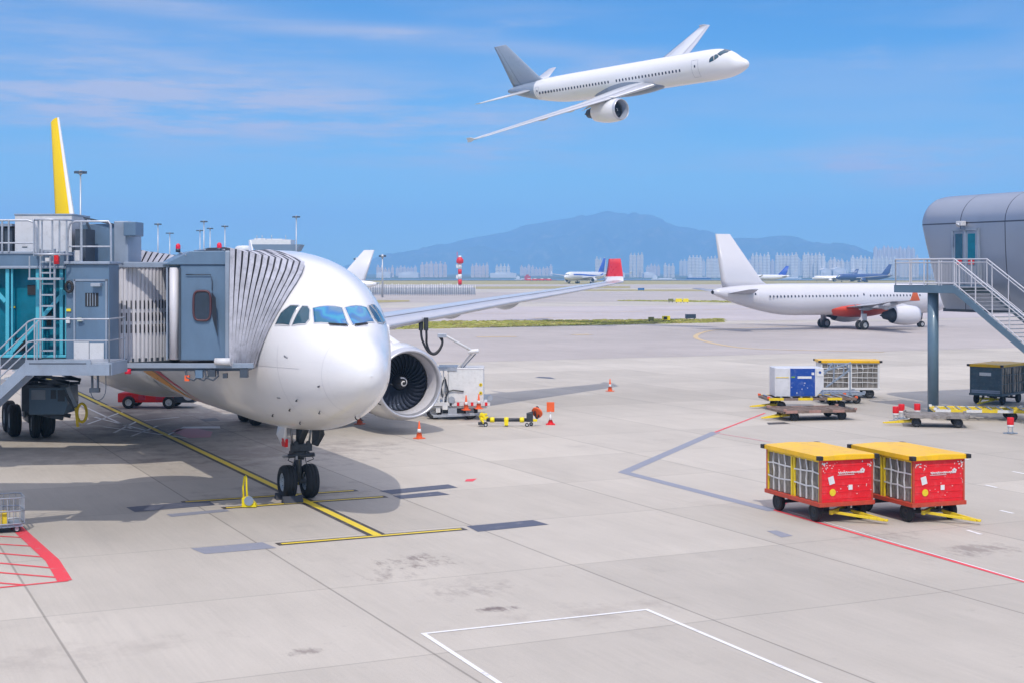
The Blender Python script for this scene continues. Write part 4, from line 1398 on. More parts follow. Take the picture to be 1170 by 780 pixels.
m.cyl((C1.x, C1.y, 7.2), (C1.x, C1.y, 7.34), R1 + .05, BGREY2, n=48)
m.build('head_beam', br, bevel=.015)
m = rel(L1)
m.cyl((C1.x, C1.y, 4.34), (C1.x, C1.y, 4.5), R1 + .12, BDARK, n=48)
m.bx(-11.1, -7.35, 41.0, 41.16, 4.36, 4.50, BGREY2)
m.bx(-11.1, -7.5, 41.05, 43.0, 4.28, 4.38, BDARK)
for i in range(15):
    t = -PI / 2 - .5 + i * .11
    m.box((C1.x + math.cos(t) * (R1 + .1), C1.y + math.sin(t) * (R1 + .1), 4.56), (.05, .06, .10), BDARK, Matrix.Rotation(t, 3, 'Z'))
m.prism([(-9.9, 41.1, 4.28), (-7.6, 41.1, 4.28), (-8.9, 44.0, 4.28), (-11, 44.0, 4.28)], (0, 0, .12), BDARK)
m.build('floor_frame', br, bevel=.01)
m = rel(L1)
m.cyl((PX(146, 41), 41, 4.2), (PX(146, 41), 41, 4.34), .09, REDL); m.build('beacon', br)
for q in range(3):
    m = rel(L1)
    x = PX(212 + q * 11, 41)
    m.tube([(x, 41, 4.3), (x + .05, 40.95, 4.1), (x + .25, 40.95, 4.02), (x + .38, 41, 4.14), (x + .36, 41.05, 4.3)], .028, BDARK, 8)
    m.build('hanging_hose', br, fix=False)
for px, z, d, mt in ((228, 4.2, .2, BGREY), (243, 4.22, .17, BDARK), (257.5, 4.15, .12, BDARK), (279, 4.22, .22, BDARK)):
    m = rel(L1); m.box((PX(px, 41), 41, z), (d, .18, d * 1.1), mt); m.build('underfloor_box', br)
m = rel(L1); m.box((PX(214, 41), 41, 4.08), (.13, .13, .16), ORANGE); m.build('orange_lamp', br)
m = rel(L1)
m.cyl((PX(245, 40.8), 40.85, 4.56), (PX(263, 40.8), 40.85, 4.56), .10, WBOX, n=14)
m.build('bumper_roll', br)

m = rel(L1)       # service box
m.bx(-12.2, -11.02, 39.5, 40.5, 4.44, 7.28, BGREY)
m.bx(-12.2, -11.75, 40.5, 42.6, 4.44, 7.28, BGREY)
m.bx(-12.26, -10.98, 39.42, 40.55, 7.28, 7.36, BGREY2)
m.bx(-12.26, -11.7, 40.55, 42.7, 7.28, 7.34, BGREY2)
sb = m.build('service_box', br, bevel=.02)
m = rel(L1)
dx0, dx1 = PX(87, 39.5), PX(121, 39.5)
m.bx(dx0, dx1, 39.44, 39.5, 4.62, 6.82, BGREY)
for (a, b_, c, d) in ((dx0 - .05, dx0, 4.6, 6.88), (dx1, dx1 + .05, 4.6, 6.88), (dx0 - .05, dx1 + .05, 6.82, 6.88)):
    m.bx(a, b_, 39.42, 39.5, c, d, BGREY2)
dr = m.build('service_door', br, bevel=.008)
m = rel(L1); m.bx(PX(97, 39.4), PX(112, 39.4), 39.425, 39.45, PZ(350.5, 39.4), PZ(335, 39.4), BLK)
for k in range(4): m.bx(PX(99.4 + k * 3, 39.4), PX(100.3 + k * 3, 39.4), 39.41, 39.43, PZ(350, 39.4), PZ(335.5, 39.4), BGREY2)
m.build('barred_window', dr)
m = rel(L1); m.bx(PX(84.5, 39.4), PX(101.5, 39.4), 39.40, 39.435, PZ(412.5, 39.4), PZ(390.5, 39.4), WBOX); m.bx(PX(102.3, 39.4), PX(118.5, 39.4), 39.40, 39.435, PZ(412.5, 39.4), PZ(391.5, 39.4), WBOX); m.build('kick_plate', dr)
m = rel(L1); m.box((PX(91.5, 39.4), 39.38, PZ(365, 39.4)), (.12, .10, .10), CHROME); m.cyl((PX(89, 39.4), 39.36, PZ(366, 39.4)), (PX(96, 39.4), 39.36, PZ(366, 39.4)), .022, CHROME); m.build('door_handle', dr)
m = rel(L1); m.box((PX(111, 39.4), 39.33, PZ(325.5, 39.4)), (.26, .2, .09), BLIGHT); m.build('door_lamp', sb)
m = rel(L1); m.tube([(PX(79, 39.4) + .09 * math.cos(2 * PI * i / 16), 39.40, PZ(328, 39.4) + .14 * math.sin(2 * PI * i / 16)) for i in range(16)], .04, BLK, 8, True); m.build('cable_ring', sb)
m = rel(L1); m.bx(PX(75, 39.4), PX(80, 39.4), 39.46, 39.5, PZ(356, 39.4), PZ(353, 39.4), YELC); m.build('yellow_label', sb)
m = rel(L1); m.box((PX(77.5, 39.4), 39.44, PZ(366, 39.4)), (.10, .1, .16), WBOX); m.build('switch_box', sb)

# things on the roof of the bridge
m = rel(L1)
Yh = 41.5
m.bx(PX(90, Yh), PX(131, Yh), Yh, Yh + 1.5, 7.30, PZ(256, Yh), BGREY)
m.bx(PX(131, Yh), PX(147.5, Yh), Yh - .1, Yh + 1.4, 7.30, PZ(253, Yh), BGREY2)
m.build('equipment_housing', br, bevel=.03)
m = rel(L1); m.bx(PX(141, Yh - .3), PX(155, Yh - .3), Yh - .3, Yh + .6, PZ(270, Yh), PZ(254, Yh), BGREY); m.build('floodlight_box', br, bevel=.02)
m = rel(L1); m.bx(PX(86, 40.3), PX(98, 40.3), 40.3, 41.2, 7.34, PZ(262, 40.3), BDARK); m.build('motor_unit', br)
m = rel(L1); m.box((PX(88.5, 39.9), 39.9, 7.52), (.16, .14, .3), WBOX); m.build('switch_box', br)
m = rel(L1); m.bar((PX(96, Yh), Yh - .05, PZ(249, Yh)), (PX(131, Yh), Yh - .05, PZ(257, Yh)), .05, .05, BDARK); m.bar((PX(98, Yh), Yh - .05, PZ(250, Yh)), (PX(106, Yh), Yh - .05, PZ(269, Yh)), .06, .05, BDARK); m.build('roof_brace', br)
m = rel(L1); m.bx(PX(17, 40.6), PX(82, 40.6), 40.6, 42.3, PZ(289, 40.6), PZ(245.5, 40.6), WBOX)
m.bx(PX(17, 40.6) - .02, PX(82, 40.6) + .02, 40.58, 42.32, PZ(246.5, 40.6), PZ(244.5, 40.6), BGREY2)
m.bx(PX(24, 40.5), PX(30, 40.5), 40.585, 40.6, PZ(283, 40.5), PZ(282, 40.5), BLK)
m.build('air_conditioning_unit', br, bevel=.015)
m = rel(L1)
for x in (-9, 3, 12):
    m.bx(PX(x - 8, 41), PX(x + 2, 41), 41, 42.2, 7.6, PZ(258 + (x == 12) * 3, 41), BDARK)
m.bx(PX(-14, 41), PX(15, 41), 40.9, 42.3, PZ(259, 41), PZ(256, 41), BGREY2)
m.build('roof_machinery', br)

# tunnel with glass wall
TX0, TX1, TY0, TY1 = -24.5, -12.2, 39.62, 42.7
m = rel(L1)
m.bx(TX0, TX1, TY0 - .06, TY1 + .06, 7.16, 7.62, BGREY)
m.bx(TX0, TX1, TY0 - .12, TY0 - .06, 7.16, 7.24, BGREY2)
m.bx(TX0, TX1, TY0 - .1, TY0 - .06, 7.56, 7.64, BGREY2)
m.build('tunnel_roof', br, bevel=.02)
m = rel(L1)
m.bx(TX0, TX1, TY0 - .06, TY1 + .06, 4.42, 4.78, BDARK)
m.bx(TX0, TX1, TY0 - .10, TY0 - .06, 4.74, 4.82, TEALF)
m.build('tunnel_floor', br, bevel=.02)
m = rel(L1)
m.bx(TX0, TX1 - .02, TY0 + .30, TY0 + .32, 4.78, 7.16, TEAL)
m.bx(TX0, TX1 - .02, TY1 - .05, TY1, 4.78, 7.16, TEALD)
tg = m.build('glass_wall', br)
m = rel(L1)
for px in (-60, -27, 8.5, 43, 70):
    x = PX(px, TY0); m.bx(x - .05, x + .05, TY0 - .02, TY0 + .10, 4.82, 7.16, TEALF); m.bx(x + .10, x + .15, TY0 - .01, TY0 + .08, 4.82, 7.16, TEALF)
for (a, b_, c, d) in ((9, 406, 74, 333), (-27, 308, 6, 345), (-60, 406, -10, 316)):
    m.bar((PX(a, TY0), TY0 + .03, PZ(b_, TY0)), (PX(c, TY0), TY0 + .03, PZ(d, TY0)), .05, .11, TEALF)
m.build('glass_frame', tg, bevel=.01)
for (a, b_, c, d) in ((33, 326, 43, 337), (14, 350, 19, 352), (55, 352, 60, 372), (20, 386, 30, 400)):
    m = rel(L1); m.bx(PX(a, 40), PX(c, 40), 39.88, 39.91, PZ(d, 40), PZ(b_, 40), BLK if a != 14 else YELC); m.build('wall_fixture', tg)

# railings on the roof
def rail_run(mb, pts, hz, r=.024, mat=BLIGHT, every=None, mids=(.5,)):
    """handrail, mid rails and posts along floor points"""
    P = [Vector(p) for p in pts]
    up = Vector((0, 0, hz))
    for a, b_ in zip(P, P[1:]):
        mb.cyl(a + up, b_ + up, r, mat, n=8)
        for f in mids:
            mb.cyl(a + up * f, b_ + up * f, r * .8, mat, n=6)
        k = max(1, round((b_ - a).length / (every or 1.2)))
        for q in range(k + 1):
            c = a.lerp(b_, q / k)
            mb.cyl(c, c + up, r, mat, n=8)
m = rel(L1)
zr = 7.62; yr = 39.5
ht = PZ(252, yr)
m.tube([(PX(-120, yr), yr, ht), (PX(32, yr), yr, ht), (PX(38, yr), yr, ht - .05), (PX(41.5, yr), yr, ht - .22), (PX(42, yr), yr, zr - .1)], .03, BLIGHT, 8)
m.cyl((PX(-120, yr), yr, PZ(278, yr)), (PX(41, yr), yr, PZ(278, yr)), .022, BLIGHT)
for px in (-70, -30, 2.5, 10): m.cyl((PX(px, yr), yr, zr), (PX(px, yr), yr, ht), .026, BLIGHT)
m.tube([(PX(77, yr), yr, 7.36), (PX(77.5, yr), yr, ht - .3), (PX(80, yr), yr, ht - .1), (PX(86, yr), yr, ht - .03), (PX(124, yr), yr, ht - .03), (PX(126.5, yr), yr, ht - .12), (PX(127, yr), yr, 7.36)], .03, BLIGHT, 8)
m.cyl((PX(78, yr), yr, PZ(282, yr)), (PX(127, yr), yr, PZ(282, yr)), .022, BLIGHT)
m.cyl((PX(93, yr), yr, 7.36), (PX(93, yr), yr, ht - .03), .035, BLIGHT)
m.build('roof_railing', br, fix=False)
# caged ladder
m = rel(L1)
yl = 39.25
for px in (46.5, 62.5):
    m.bx(PX(px, yl) - .025, PX(px, yl) + .025, yl - .03, yl + .03, 4.75, 7.7, BLIGHT)
for k in range(10):
    z = 4.95 + .30 * k
    m.bx(PX(46.5, yl), PX(62.5, yl), yl - .02, yl + .03, z - .022, z + .022, BLIGHT)
for px in (40, 46, 51, 63, 70, 77):
    m.cyl((PX(px, yl), yl - .3 + abs(px - 58) * .012, PZ(293, yl)), (PX(px, yl), yl - .3 + abs(px - 58) * .012, ht - .02), .024, BLIGHT)
for z in (ht, PZ(291, yl)):
    m.tube([(PX(39, yl), yl + .3, z), (PX(41, yl), yl - .1, z), (PX(50, yl), yl - .32, z), (PX(68, yl), yl - .32, z), (PX(77, yl), yl - .1, z), (PX(78, yl), yl + .3, z)], .028, BLIGHT, 8)
for (a, b_) in ((36.5, 50), (60, 67)):
    m.cyl((PX(a, yl), yl - .2, PZ(318, yl)), (PX(a, yl), yl - .2, PZ(293, yl)), .02, BLIGHT)
m.bx(PX(35, yl), PX(72, yl), yl - .22, yl + .1, PZ(320, yl), PZ(317.5, yl), BLIGHT)
m.build('caged_ladder', br, fix=False)
m = rel(L1); m.box((PX(66, yl), yl - .1, PZ(297, yl)), (.12, .1, .24), REDP); m.build('switch_box', br)
m = rel(L1); m.box((PX(56.5, yl), yl - .1, PZ(297, yl)), (.14, .1, .10), WBOX); m.build('switch_box', br)

# service platform, stairs
m = rel(L1)
DX0, DX1, DY0, DY1 = PX(28, 37.8), PX(124.5, 37.8), 37.9, 39.42
zD = 4.72
m.bx(DX0, DX1, DY0, DY1, zD - .06, zD, BLIGHT)
m.bx(DX0, PX(103, 37.8), DY0 - .05, DY0, zD - .34, zD + .06, BGREY2)
m.bx(PX(103, 37.8), DX1 + .03, DY0 - .05, DY0, zD - .34, zD - .06, BGREY2)
m.bx(DX1, DX1 + .05, DY0 - .05, DY1, zD - .34, zD - .02, BGREY2)
m.bx(DX0 + .1, PX(98, 37.8), DY0 - .055, DY0 - .05, zD - .05, zD - .02, BDARK)
pf = m.build('service_platform', br, bevel=.01)
m = rel(L1)
rail_run(m, [(PX(38, 37.8), DY0, zD), (PX(123.5, 37.8), DY0, zD), (PX(123.5, 37.8), DY1, zD)], 1.12, .021, every=2.0)
m.build('platform_railing', pf, fix=False)
m = rel(L1)
SL = math.tan(R_(43))
x1 = DX0; x0 = DX0 - (zD - .1) / SL
for yy in (37.92, 38.78):
    m.prism([(x1, yy, zD - .34), (x1, yy, zD + .02), (x0, yy, .12), (x0 - .15, yy, -.0), (x0 + .2, yy, 0)], (0, .05, 0), BGREY2)
nst = 22
for k in range(nst):
    f = (k + .5) / nst
    z = zD - .12 - (zD - .12) * f; x = x1 - (zD - z) / SL
    m.bx(x - .14, x + .12, 37.97, 38.78, z - .02, z + .02, BLIGHT)
st = m.build('access_stairs', br)
m = rel(L1)
for yy in (37.94, 38.8):
    for hz in (1.0, .5):
        m.tube([(PX(38, 37.8), yy, zD + hz * 1.12), (x1 + .05, yy, zD + hz * 1.05), (x0, yy, hz + .05)], .021, BLIGHT, 8)
    for k in range(6):
        f = k / 5; x = x1 + (x0 - x1) * f; z = zD * (1 - f)
        m.cyl((x, yy, z), (x, yy, z + 1.02), .02, BLIGHT, n=8)
m.build('stair_railing', st, fix=False)
m = rel(L1)
for px in (104, 110.5): m.bx(PX(px, 38), PX(px + 1.6, 38), 38.0, 38.1, PZ(448, 38), zD - .3, BDARK)
m.bx(PX(102, 38), PX(113, 38), 37.98, 38.14, PZ(448, 38), PZ(443, 38), BDARK)
m.tube([(PX(121, 38), 38, zD - .3)] + [(PX(112 + 9 * math.cos(t), 38), 38, PZ(443 + 14 * math.sin(t), 38)) for t in (0, .4, .8, 1.2, 1.6, 2.0, 2.4, 2.8)], .012, BDARK, 6)
m.build('cable_hook', pf, fix=False)
# support leg beyond the left edge of the photo
m = rel(L1)
m.bx(-22.6, -22.2, 40.0, 40.4, 1.0, 4.44, BGREY); m.bx(-22.6, -22.2, 42.0, 42.4, 1.0, 4.44, BGREY); m.bx(-22.9, -21.9, 39.8, 42.6, .55, 1.1, BDARK)
leg = m.build('drive_column', br, bevel=.03)
for y in (40.2, 42.2): wheel('wheel', leg, Vector((-22.4, y, .6)) - L1, .6, .4)

# -- second bridge, behind the first
L2 = Vector((-15.5, 50.5, 0))
b2 = thing('boarding_bridge', 'second boarding bridge mostly hidden behind the first, only its grey bellows roof shows', 'boarding bridge', L2, 0, 'boarding bridges at the big airliner')
N2, F2 = Vector((-14.3, 50.1, 0)), Vector((-15.8, 53.2, 0))
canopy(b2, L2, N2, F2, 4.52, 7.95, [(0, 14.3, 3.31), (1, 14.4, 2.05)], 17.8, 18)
m = rel(L2)
m.prism([(-18.2, 49.6, 4.5), (-14.3, 50.1, 4.5), (-15.8, 53.2, 4.5), (-18.2, 53.2, 4.5)], (0, 0, 3.3), BGREY)
m.build('cab', b2, bevel=.04)
m = rel(L2)
m.bx(-29, -18.2, 49.3, 52.7, 4.4, 7.7, BGREY)
m.build('tunnel', b2, bevel=.04)
m = rel(L2)
m.bx(-26.6, -26.2, 49.6, 50.0, 1.0, 4.4, BGREY); m.bx(-26.6, -26.2, 52, 52.4, 1.0, 4.4, BGREY); m.bx(-26.9, -25.9, 49.4, 52.6, .5, 1.1, BDARK)
leg = m.build('drive_column', b2, bevel=.03)
for y in (49.8, 52.2): wheel('wheel', leg, Vector((-26.4, y, .6)) - L2, .6, .4)

# ground power unit / lift under the bridges, with the yellow hoop
L3 = Vector((-20.0, 60.5, 0))
un = thing('ground_unit', 'grey boxy ground unit with dark lift frame and yellow hoop below the stair platform', 'ground unit', L3)
m = rel(L3)
Yu = 60.3
m.prism([(PX(33, Yu), Yu, PZ(473, Yu)), (PX(73, Yu), Yu, PZ(473, Yu)), (PX(77, Yu), Yu, PZ(462, Yu)), (PX(76, Yu), Yu, PZ(442, Yu)), (PX(33, Yu), Yu, PZ(442, Yu))], (0, 1.6, 0), BGREY)
bd = m.build('body', un, bevel=.03)
m = rel(L3)
for (a, b_, c, d) in ((58, 445, 64, 455), (66, 445, 74, 458), (36, 445, 52, 456)):
    m.bx(PX(a, Yu), PX(c, Yu), Yu - .02, Yu, PZ(d, Yu), PZ(b_, Yu), BDARK if a != 36 else BGREY2)
m.build('side_panel', bd)
m = rel(L3)
for p, q in (((22, 432), (80, 436)), ((26, 441), (79, 440)), ((28, 428), (70, 441)), ((50, 427), (80, 437)), ((24, 440), (52, 427))):
    for yy in (Yu - .1, Yu + 1.5):
        m.bar((PX(p[0], Yu), yy, PZ(p[1], Yu)), (PX(q[0], Yu), yy, PZ(q[1], Yu)), .08, .12, BDARK)
m.bx(PX(22, Yu), PX(31, Yu), Yu + .3, Yu + 1, PZ(470, Yu), PZ(430, Yu), BDARK)
m.bar((PX(76, Yu), Yu, PZ(438, Yu)), (PX(87, Yu), Yu, PZ(463, Yu)), .14, .16, BGREY2)
m.bar((PX(72, Yu), Yu, PZ(445, Yu)), (PX(86, Yu), Yu, PZ(468, Yu)), .08, .10, BDARK)
for s_ in (-1, 1):
    m.bar((PX(30, Yu), Yu + .75 + s_ * .5, PZ(470, Yu)), (PX(70, Yu), Yu + .75 + s_ * .5, PZ(478, Yu)), .12, .16, BDARK)
m.build('lift_frame', un)
m = rel(L3)
m.tube([(PX(93.5 + 5.5 * math.cos(2 * PI * i / 20), Yu), Yu, PZ(471 + 10.5 * math.sin(2 * PI * i / 20), Yu)) for i in range(20)], .06, YEL, 8, True)
m.bar((PX(87, Yu), Yu, PZ(465, Yu)), (PX(89, Yu), Yu, PZ(487, Yu)), .1, .12, YEL)
m.build('yellow_hoop', un)
for (px, yy, r) in ((40, 62.0, .60), (52.5, 62.3, .60)):
    wheel('wheel', un, Vector((PX(px, yy), yy, r)) - L3, r, .38, (.904, .43, 0))

# red tractor half hidden beyond the belly
L4 = Vector((-18.3, 76, 0))
tr = thing('baggage_tractor', 'low red tractor partly hidden under the white belly behind the bridges', 'tractor', L4)
m = rel(L4)
m.prism([(-20.6, 75.4, .32), (-17.7, 75.4, .32), (-17.7, 75.4, 1.0), (-18.6, 75.4, 1.25), (-19.2, 75.4, 1.2), (-19.4, 75.4, .85), (-20.6, 75.4, .8)], (0, 1.5, 0), REDP)
m.build('body', tr, bevel=.05)
m = rel(L4)
for x in (-20.2, -19.5, -18.6): m.bx(x, x + .35, 75.37, 75.4, .45, .7, CRIM)
m.build('side_panel', tr)
m = rel(L4); m.bx(-17.7, -16.6, 75.5, 76.8, .3, .95, BDARK); m.cyl((-16.9, 75.42, .72), (-16.9, 75.5, .72), .30, WBOX, n=20); m.build('engine_block', tr, bevel=.03)
m = rel(L4); m.bx(-19.3, -18.7, 75.8, 76.5, 1.2, 1.3, BLK); m.bx(-19.35, -19.2, 75.8, 76.5, 1.25, 1.65, BLK); m.build('seat', tr, bevel=.03)
for x in (-20.0, -17.9):
    for y in (75.35, 76.95): wheel('wheel', tr, Vector((x, y, .33)) - L4, .33, .2)

# ------------------------------------------------------------------ hydrant servicer under the far wing
L5 = Vector((-3.0, 70.6, 0))
tk = thing('fuel_servicer', 'white fuelling truck parked under the wing behind the open engine inlet', 'fuel truck', L5)
Yt = 69.6
m = rel(L5)
m.bx(PX(511, Yt), PX(552.5, Yt), Yt, Yt + 2.1, PZ(459, Yt), PZ(421, Yt), WPAINT)
m.bx(PX(511, Yt) - .01, PX(552.5, Yt) + .01, Yt - .02, Yt + 2.12, PZ(422, Yt), PZ(420, Yt), WBOX)
bx_ = m.build('box_body', tk, bevel=.04)
m = rel(L5)
for z in (439, 448.5):
    m.cyl((PX(549.3, Yt), Yt - .02, PZ(z, Yt)), (PX(549.3, Yt), Yt, PZ(z, Yt)), .085, YEL, n=20)
    m.cyl((PX(549.3, Yt), Yt - .03, PZ(z, Yt)), (PX(549.3, Yt), Yt - .02, PZ(z, Yt)), .03, BLK, n=12)
m.build('yellow_disc', bx_)
m = rel(L5)
m.bx(PX(490, Yt), PX(556, Yt), Yt + .1, Yt + 2.0, PZ(466, Yt), PZ(460, Yt), WPAINT)
m.bx(PX(488, Yt), PX(560, Yt), Yt - .05, Yt + .05, PZ(463, Yt), PZ(459, Yt), WBOX)
for k in range(5): m.bx(PX(522 + k * 8, Yt), PX(525 + k * 8, Yt), Yt - .06, Yt - .05, PZ(463, Yt), PZ(459, Yt), REDP)
m.bx(PX(505, Yt), PX(530, Yt), Yt + .2, Yt + 1.8, PZ(472, Yt), PZ(466, Yt), DSTEEL)
m.bx(PX(498, Yt), PX(503, Yt), Yt + .05, Yt + .4, PZ(471, Yt), PZ(464, Yt), WPAINT)
m.bx(PX(512, Yt), PX(522, Yt), Yt + .0, Yt + .3, PZ(473, Yt), PZ(466, Yt), BLIGHT)
m.bar((PX(495, Yt), Yt - .02, PZ(475, Yt)), (PX(556, Yt), Yt - .02, PZ(472, Yt)), .06, .12, BLIGHT)
m.build('chassis', tk, bevel=.015)
m = rel(L5)     # pipework and open frame at the left
for px in (501, 506, 511): m.bx(PX(px, Yt), PX(px + 1.4, Yt), Yt, Yt + .08, PZ(462, Yt), PZ(421, Yt), WPAINT)
m.bx(PX(500, Yt), PX(522, Yt), Yt - .05, Yt + 1.8, PZ(423, Yt), PZ(419, Yt), BLIGHT)
rr = random.Random(2)
for k in range(9):
    x = PX(rr.uniform(502, 511), Yt); z0_, z1_ = PZ(rr.uniform(428, 440), Yt), PZ(rr.uniform(448, 462), Yt)
    m.tube([(x, Yt - .02, z0_), (x + rr.uniform(-.12, .12), Yt - .06, (z0_ + z1_) / 2), (x + rr.uniform(-.1, .1), Yt, z1_)], .03, rr.choice((BLK, DSTEEL, BLIGHT)), 6)
for k in range(8):
    m.box((PX(rr.uniform(498, 515), Yt), Yt + rr.uniform(0, .4), PZ(rr.uniform(452, 468), Yt)), (rr.uniform(.1, .3), .2, rr.uniform(.08, .2)), rr.choice((WPAINT, BLIGHT, DSTEEL)))
m.tube([(PX(511, Yt), Yt - .06, PZ(447, Yt)), (PX(518, Yt), Yt - .08, PZ(445, Yt)), (PX(530, Yt), Yt - .06, PZ(446.5, Yt))], .03, DSTEEL, 6)
m.cyl((PX(516, Yt), Yt - .12, PZ(456, Yt)), (PX(516, Yt), Yt, PZ(456, Yt)), .16, BLIGHT, n=16)
m.build('pipework', tk, fix=False)
m = rel(L5); m.box((PX(556, Yt), Yt + .2, PZ(453.5, Yt)), (.4, .3, .22), BGREY2); m.cyl((PX(560, Yt), Yt - .1, PZ(454, Yt)), (PX(560, Yt), Yt + .2, PZ(454, Yt)), .12, BLIGHT); m.build('hose_reel', tk)
for px, yy in ((496, 70.0), (496, 71.4), (537, 70.0), (537, 71.4)):
    wheel('wheel', tk, Vector((PX(px, yy), yy, .38)) - L5, .38, .28)
m = rel(L5)
A_, B_, C_ = Vector((PX(521, 70.3), 70.3, PZ(420, 70.3))), Vector((PX(541, 69.5), 69.5, PZ(401.5, 69.5))), Vector((PX(508, 68.5), 68.5, PZ(383, 68.5)))
m.cyl(A_ - Vector((0, 0, .2)), B_, .07, WPAINT, .055, 10); m.cyl(A_ + Vector((.15, 0, -.2)), B_ + Vector((.1, 0, -.1)), .035, BLIGHT)
m.cyl(B_, C_, .075, WPAINT, .055, 10); m.cyl(B_ - Vector((.25, .1, 0)), B_ + Vector((.25, -.1, .05)), .11, WPAINT, n=10)
m.box(C_ + Vector((-.12, 0, -.02)), (.42, .3, .18), BLIGHT)
bm_ = m.build('hose_boom', tk, bevel=.01)
m = rel(L5)
for k, dx in enumerate((-.05, .26)):
    top = Vector((PX(481 + k * 6, 68.3), 68.3 - .1 * k, PZ(369, 68.3)))
    s0 = C_ + Vector((-.25 + .1 * k, 0, -.05))
    pts = [top, top + Vector((.02, 0, -.6)), Vector((PX(484 + k * 3.5, 68.3), 68.3, PZ(392, 68.3))), Vector((PX(489 + k * 2, 68.3), 68.3, PZ(401, 68.3))), Vector((PX(496, 68.3), 68.3, PZ(404.5 - k, 68.3))), Vector((PX(502, 68.4), 68.4, PZ(400 - k, 68.4))), Vector((PX(505.5, 68.5), 68.5, PZ(391, 68.5))), s0]
    sm = []
    for i in range(len(pts) - 1):
        p0, p1, p2, p3 = pts[max(i - 1, 0)], pts[i], pts[i + 1], pts[min(i + 2, len(pts) - 1)]
        for q in range(5):
            t = q / 5; sm.append(.5 * (2 * p1 + (p2 - p0) * t + (2 * p0 - 5 * p1 + 4 * p2 - p3) * t * t + (3 * p1 - p0 - 3 * p2 + p3) * t ** 3))
    sm.append(pts[-1]); m.tube(sm, .055, BLK, 8)
    m.cyl(top + Vector((0, 0, -.35)), top + Vector((0, 0, .25)), .11, DSTEEL)
m.build('fuel_hose', bm_, fix=False)

# ------------------------------------------------------------------ tow bar
tb0 = G(581, 486.5)
tb = thing('tow_bar', 'black and yellow aircraft tow bar lying on small wheels beside the fuel truck', 'tow bar', tb0)
m = MB()
hl_ = 1.02
m.cyl((-hl_, 0, .30), (hl_, 0, .30), .085, DSTEEL, n=14)
m.build('bar', tb)
for x in (-.75, -.1, .62):
    m = MB(); m.cyl((x - .10, 0, .30), (x + .10, 0, .30), .125, YELC, n=14)
    if x == -.1: m.box((x, 0, .16), (.18, .3, .2), YELC)
    m.build('yellow_band', tb)
m = MB()
for (p, q) in (((-1.0, 0, .3), (-1.25, 0, .62)), ((-1.25, 0, .62), (-1.2, .1, .12)), ((-1.3, -.1, .3), (-.95, .1, .42)), ((-1.15, -.12, .12), (-1.32, .1, .5)), ((-1.0, .1, .55), (-1.32, -.05, .55))): m.bar(p, q, .09, .10, YELC)
m.box((-1.25, 0, .14), (.3, .3, .12), DSTEEL)
m.build('hitch_head', tb, bevel=.01)
m = MB(); m.box((.98, 0, .42), (.3, .26, .4), DSTEEL); m.box((1.08, 0, .28), (.5, .1, .12), YELC); m.bar((.9, 0, .6), (1.15, 0, .66), .08, .08, DSTEEL); m.build('winch', tb, bevel=.02)
m = MB(); m.cyl((1.30, -.03, .62), (1.34, .03, .66), .27, ORANGE, n=24); m.tube([(1.32 + .27 * math.cos(2 * PI * i / 20) * .35, -.02 , .64 + .27 * math.sin(2 * PI * i / 20)) for i in range(20)], .035, BLK, 6, True)
for v in m.v: pass
m.build('orange_disc', tb)
for x, y in ((-1.05, -.2), (-1.05, .2), (-.1, 0), (.85, -.2), (1.05, .2)):
    wheel('wheel', tb, (x, y, .09), .09, .06)

# ------------------------------------------------------------------ cones, signs, barriers
def cone(label, loc, h=.75, group='orange traffic cones around the aircraft'):
    t = thing('traffic_cone', label, 'traffic cone', loc, random.uniform(0, 1), group)
    m = MB(); m.box((0, 0, .02), (h * .52, h * .52, .04), ORANGE); m.build('base', t, bevel=.01)
    m = MB(); m.rev([(.04, h * .19), (h * .36, h * .128), (h * .36, h * .130), (h * .56, h * .09), (h * .56, h * .088), (h, h * .03), (h + .005, .002)], ORANGE, axis='Z', n=24, matf=lambda i, j: WPAINT if i == 2 else ORANGE); m.build('cone_body', t)
    return t
cone('orange cone with white collar standing in front of the engine inlet', G(479, 500.5))
cone('orange cone half hidden between the nose belly and the engine', G(411, 484))
cone('lone orange cone out on the apron at the tip of the wing shadow', G(697, 446.5))
cone('left one of the two orange cones hanging on the fuel truck bumper', Vector((PX(532.5, 69.2), 69.28, PZ(468, 69.3))), .72)
cone('right one of the two orange cones hanging on the fuel truck bumper', Vector((PX(547, 69.2), 69.28, PZ(466.5, 69.3))), .72)
ls = G(629, 484.5)
t = thing('cone_sign', 'square orange board on a small red cone at the right end of the tow bar', 'sign', ls)
m = MB(); m.box((0, 0, .02), (.42, .42, .04), REDP); m.rev([(.04, .15), (.22, .08), (.22, .082), (.34, .055), (.50, .03), (.505, .002)], REDP, axis='Z', n=20, matf=lambda i, j: WPAINT if i in (2, 3) else REDP); m.build('cone_base', t)
m = MB(); m.cyl((0, 0, .4), (0, 0, .62), .02, BLIGHT); m.build('pole', t)
m = MB(); m.box((0, 0, .82), (.36, .03, .46), ORANGE); m.build('board', t, bevel=.008)
def barrier(label, px, py):
    t = thing('marker_post', label, 'marker post', G(px, py), 0, 'red topped marker posts near the blue column')
    m = MB(); m.cyl((0, 0, .02), (0, 0, .06), .17, BGREY2, n=20); m.box((0, 0, .03), (.62, .1, .04), BGREY2); m.build('base', t)
    m = MB()
    for x in (-.09, .09): m.cyl((x, 0, .05), (x, 0, .42), .03, WPAINT, n=10)
    m.build('leg', t)
    m = MB(); m.cyl((0, 0, .40), (0, 0, .72), .15, REDP, n=20); m.build('red_drum', t, bevel=.01)
    m = MB(); m.cyl((0, 0, .30), (0, 0, .40), .145, WPAINT, n=20); m.build('white_band', t)
barrier('front left marker post with red top beside the flat dolly', 1023.5, 481)
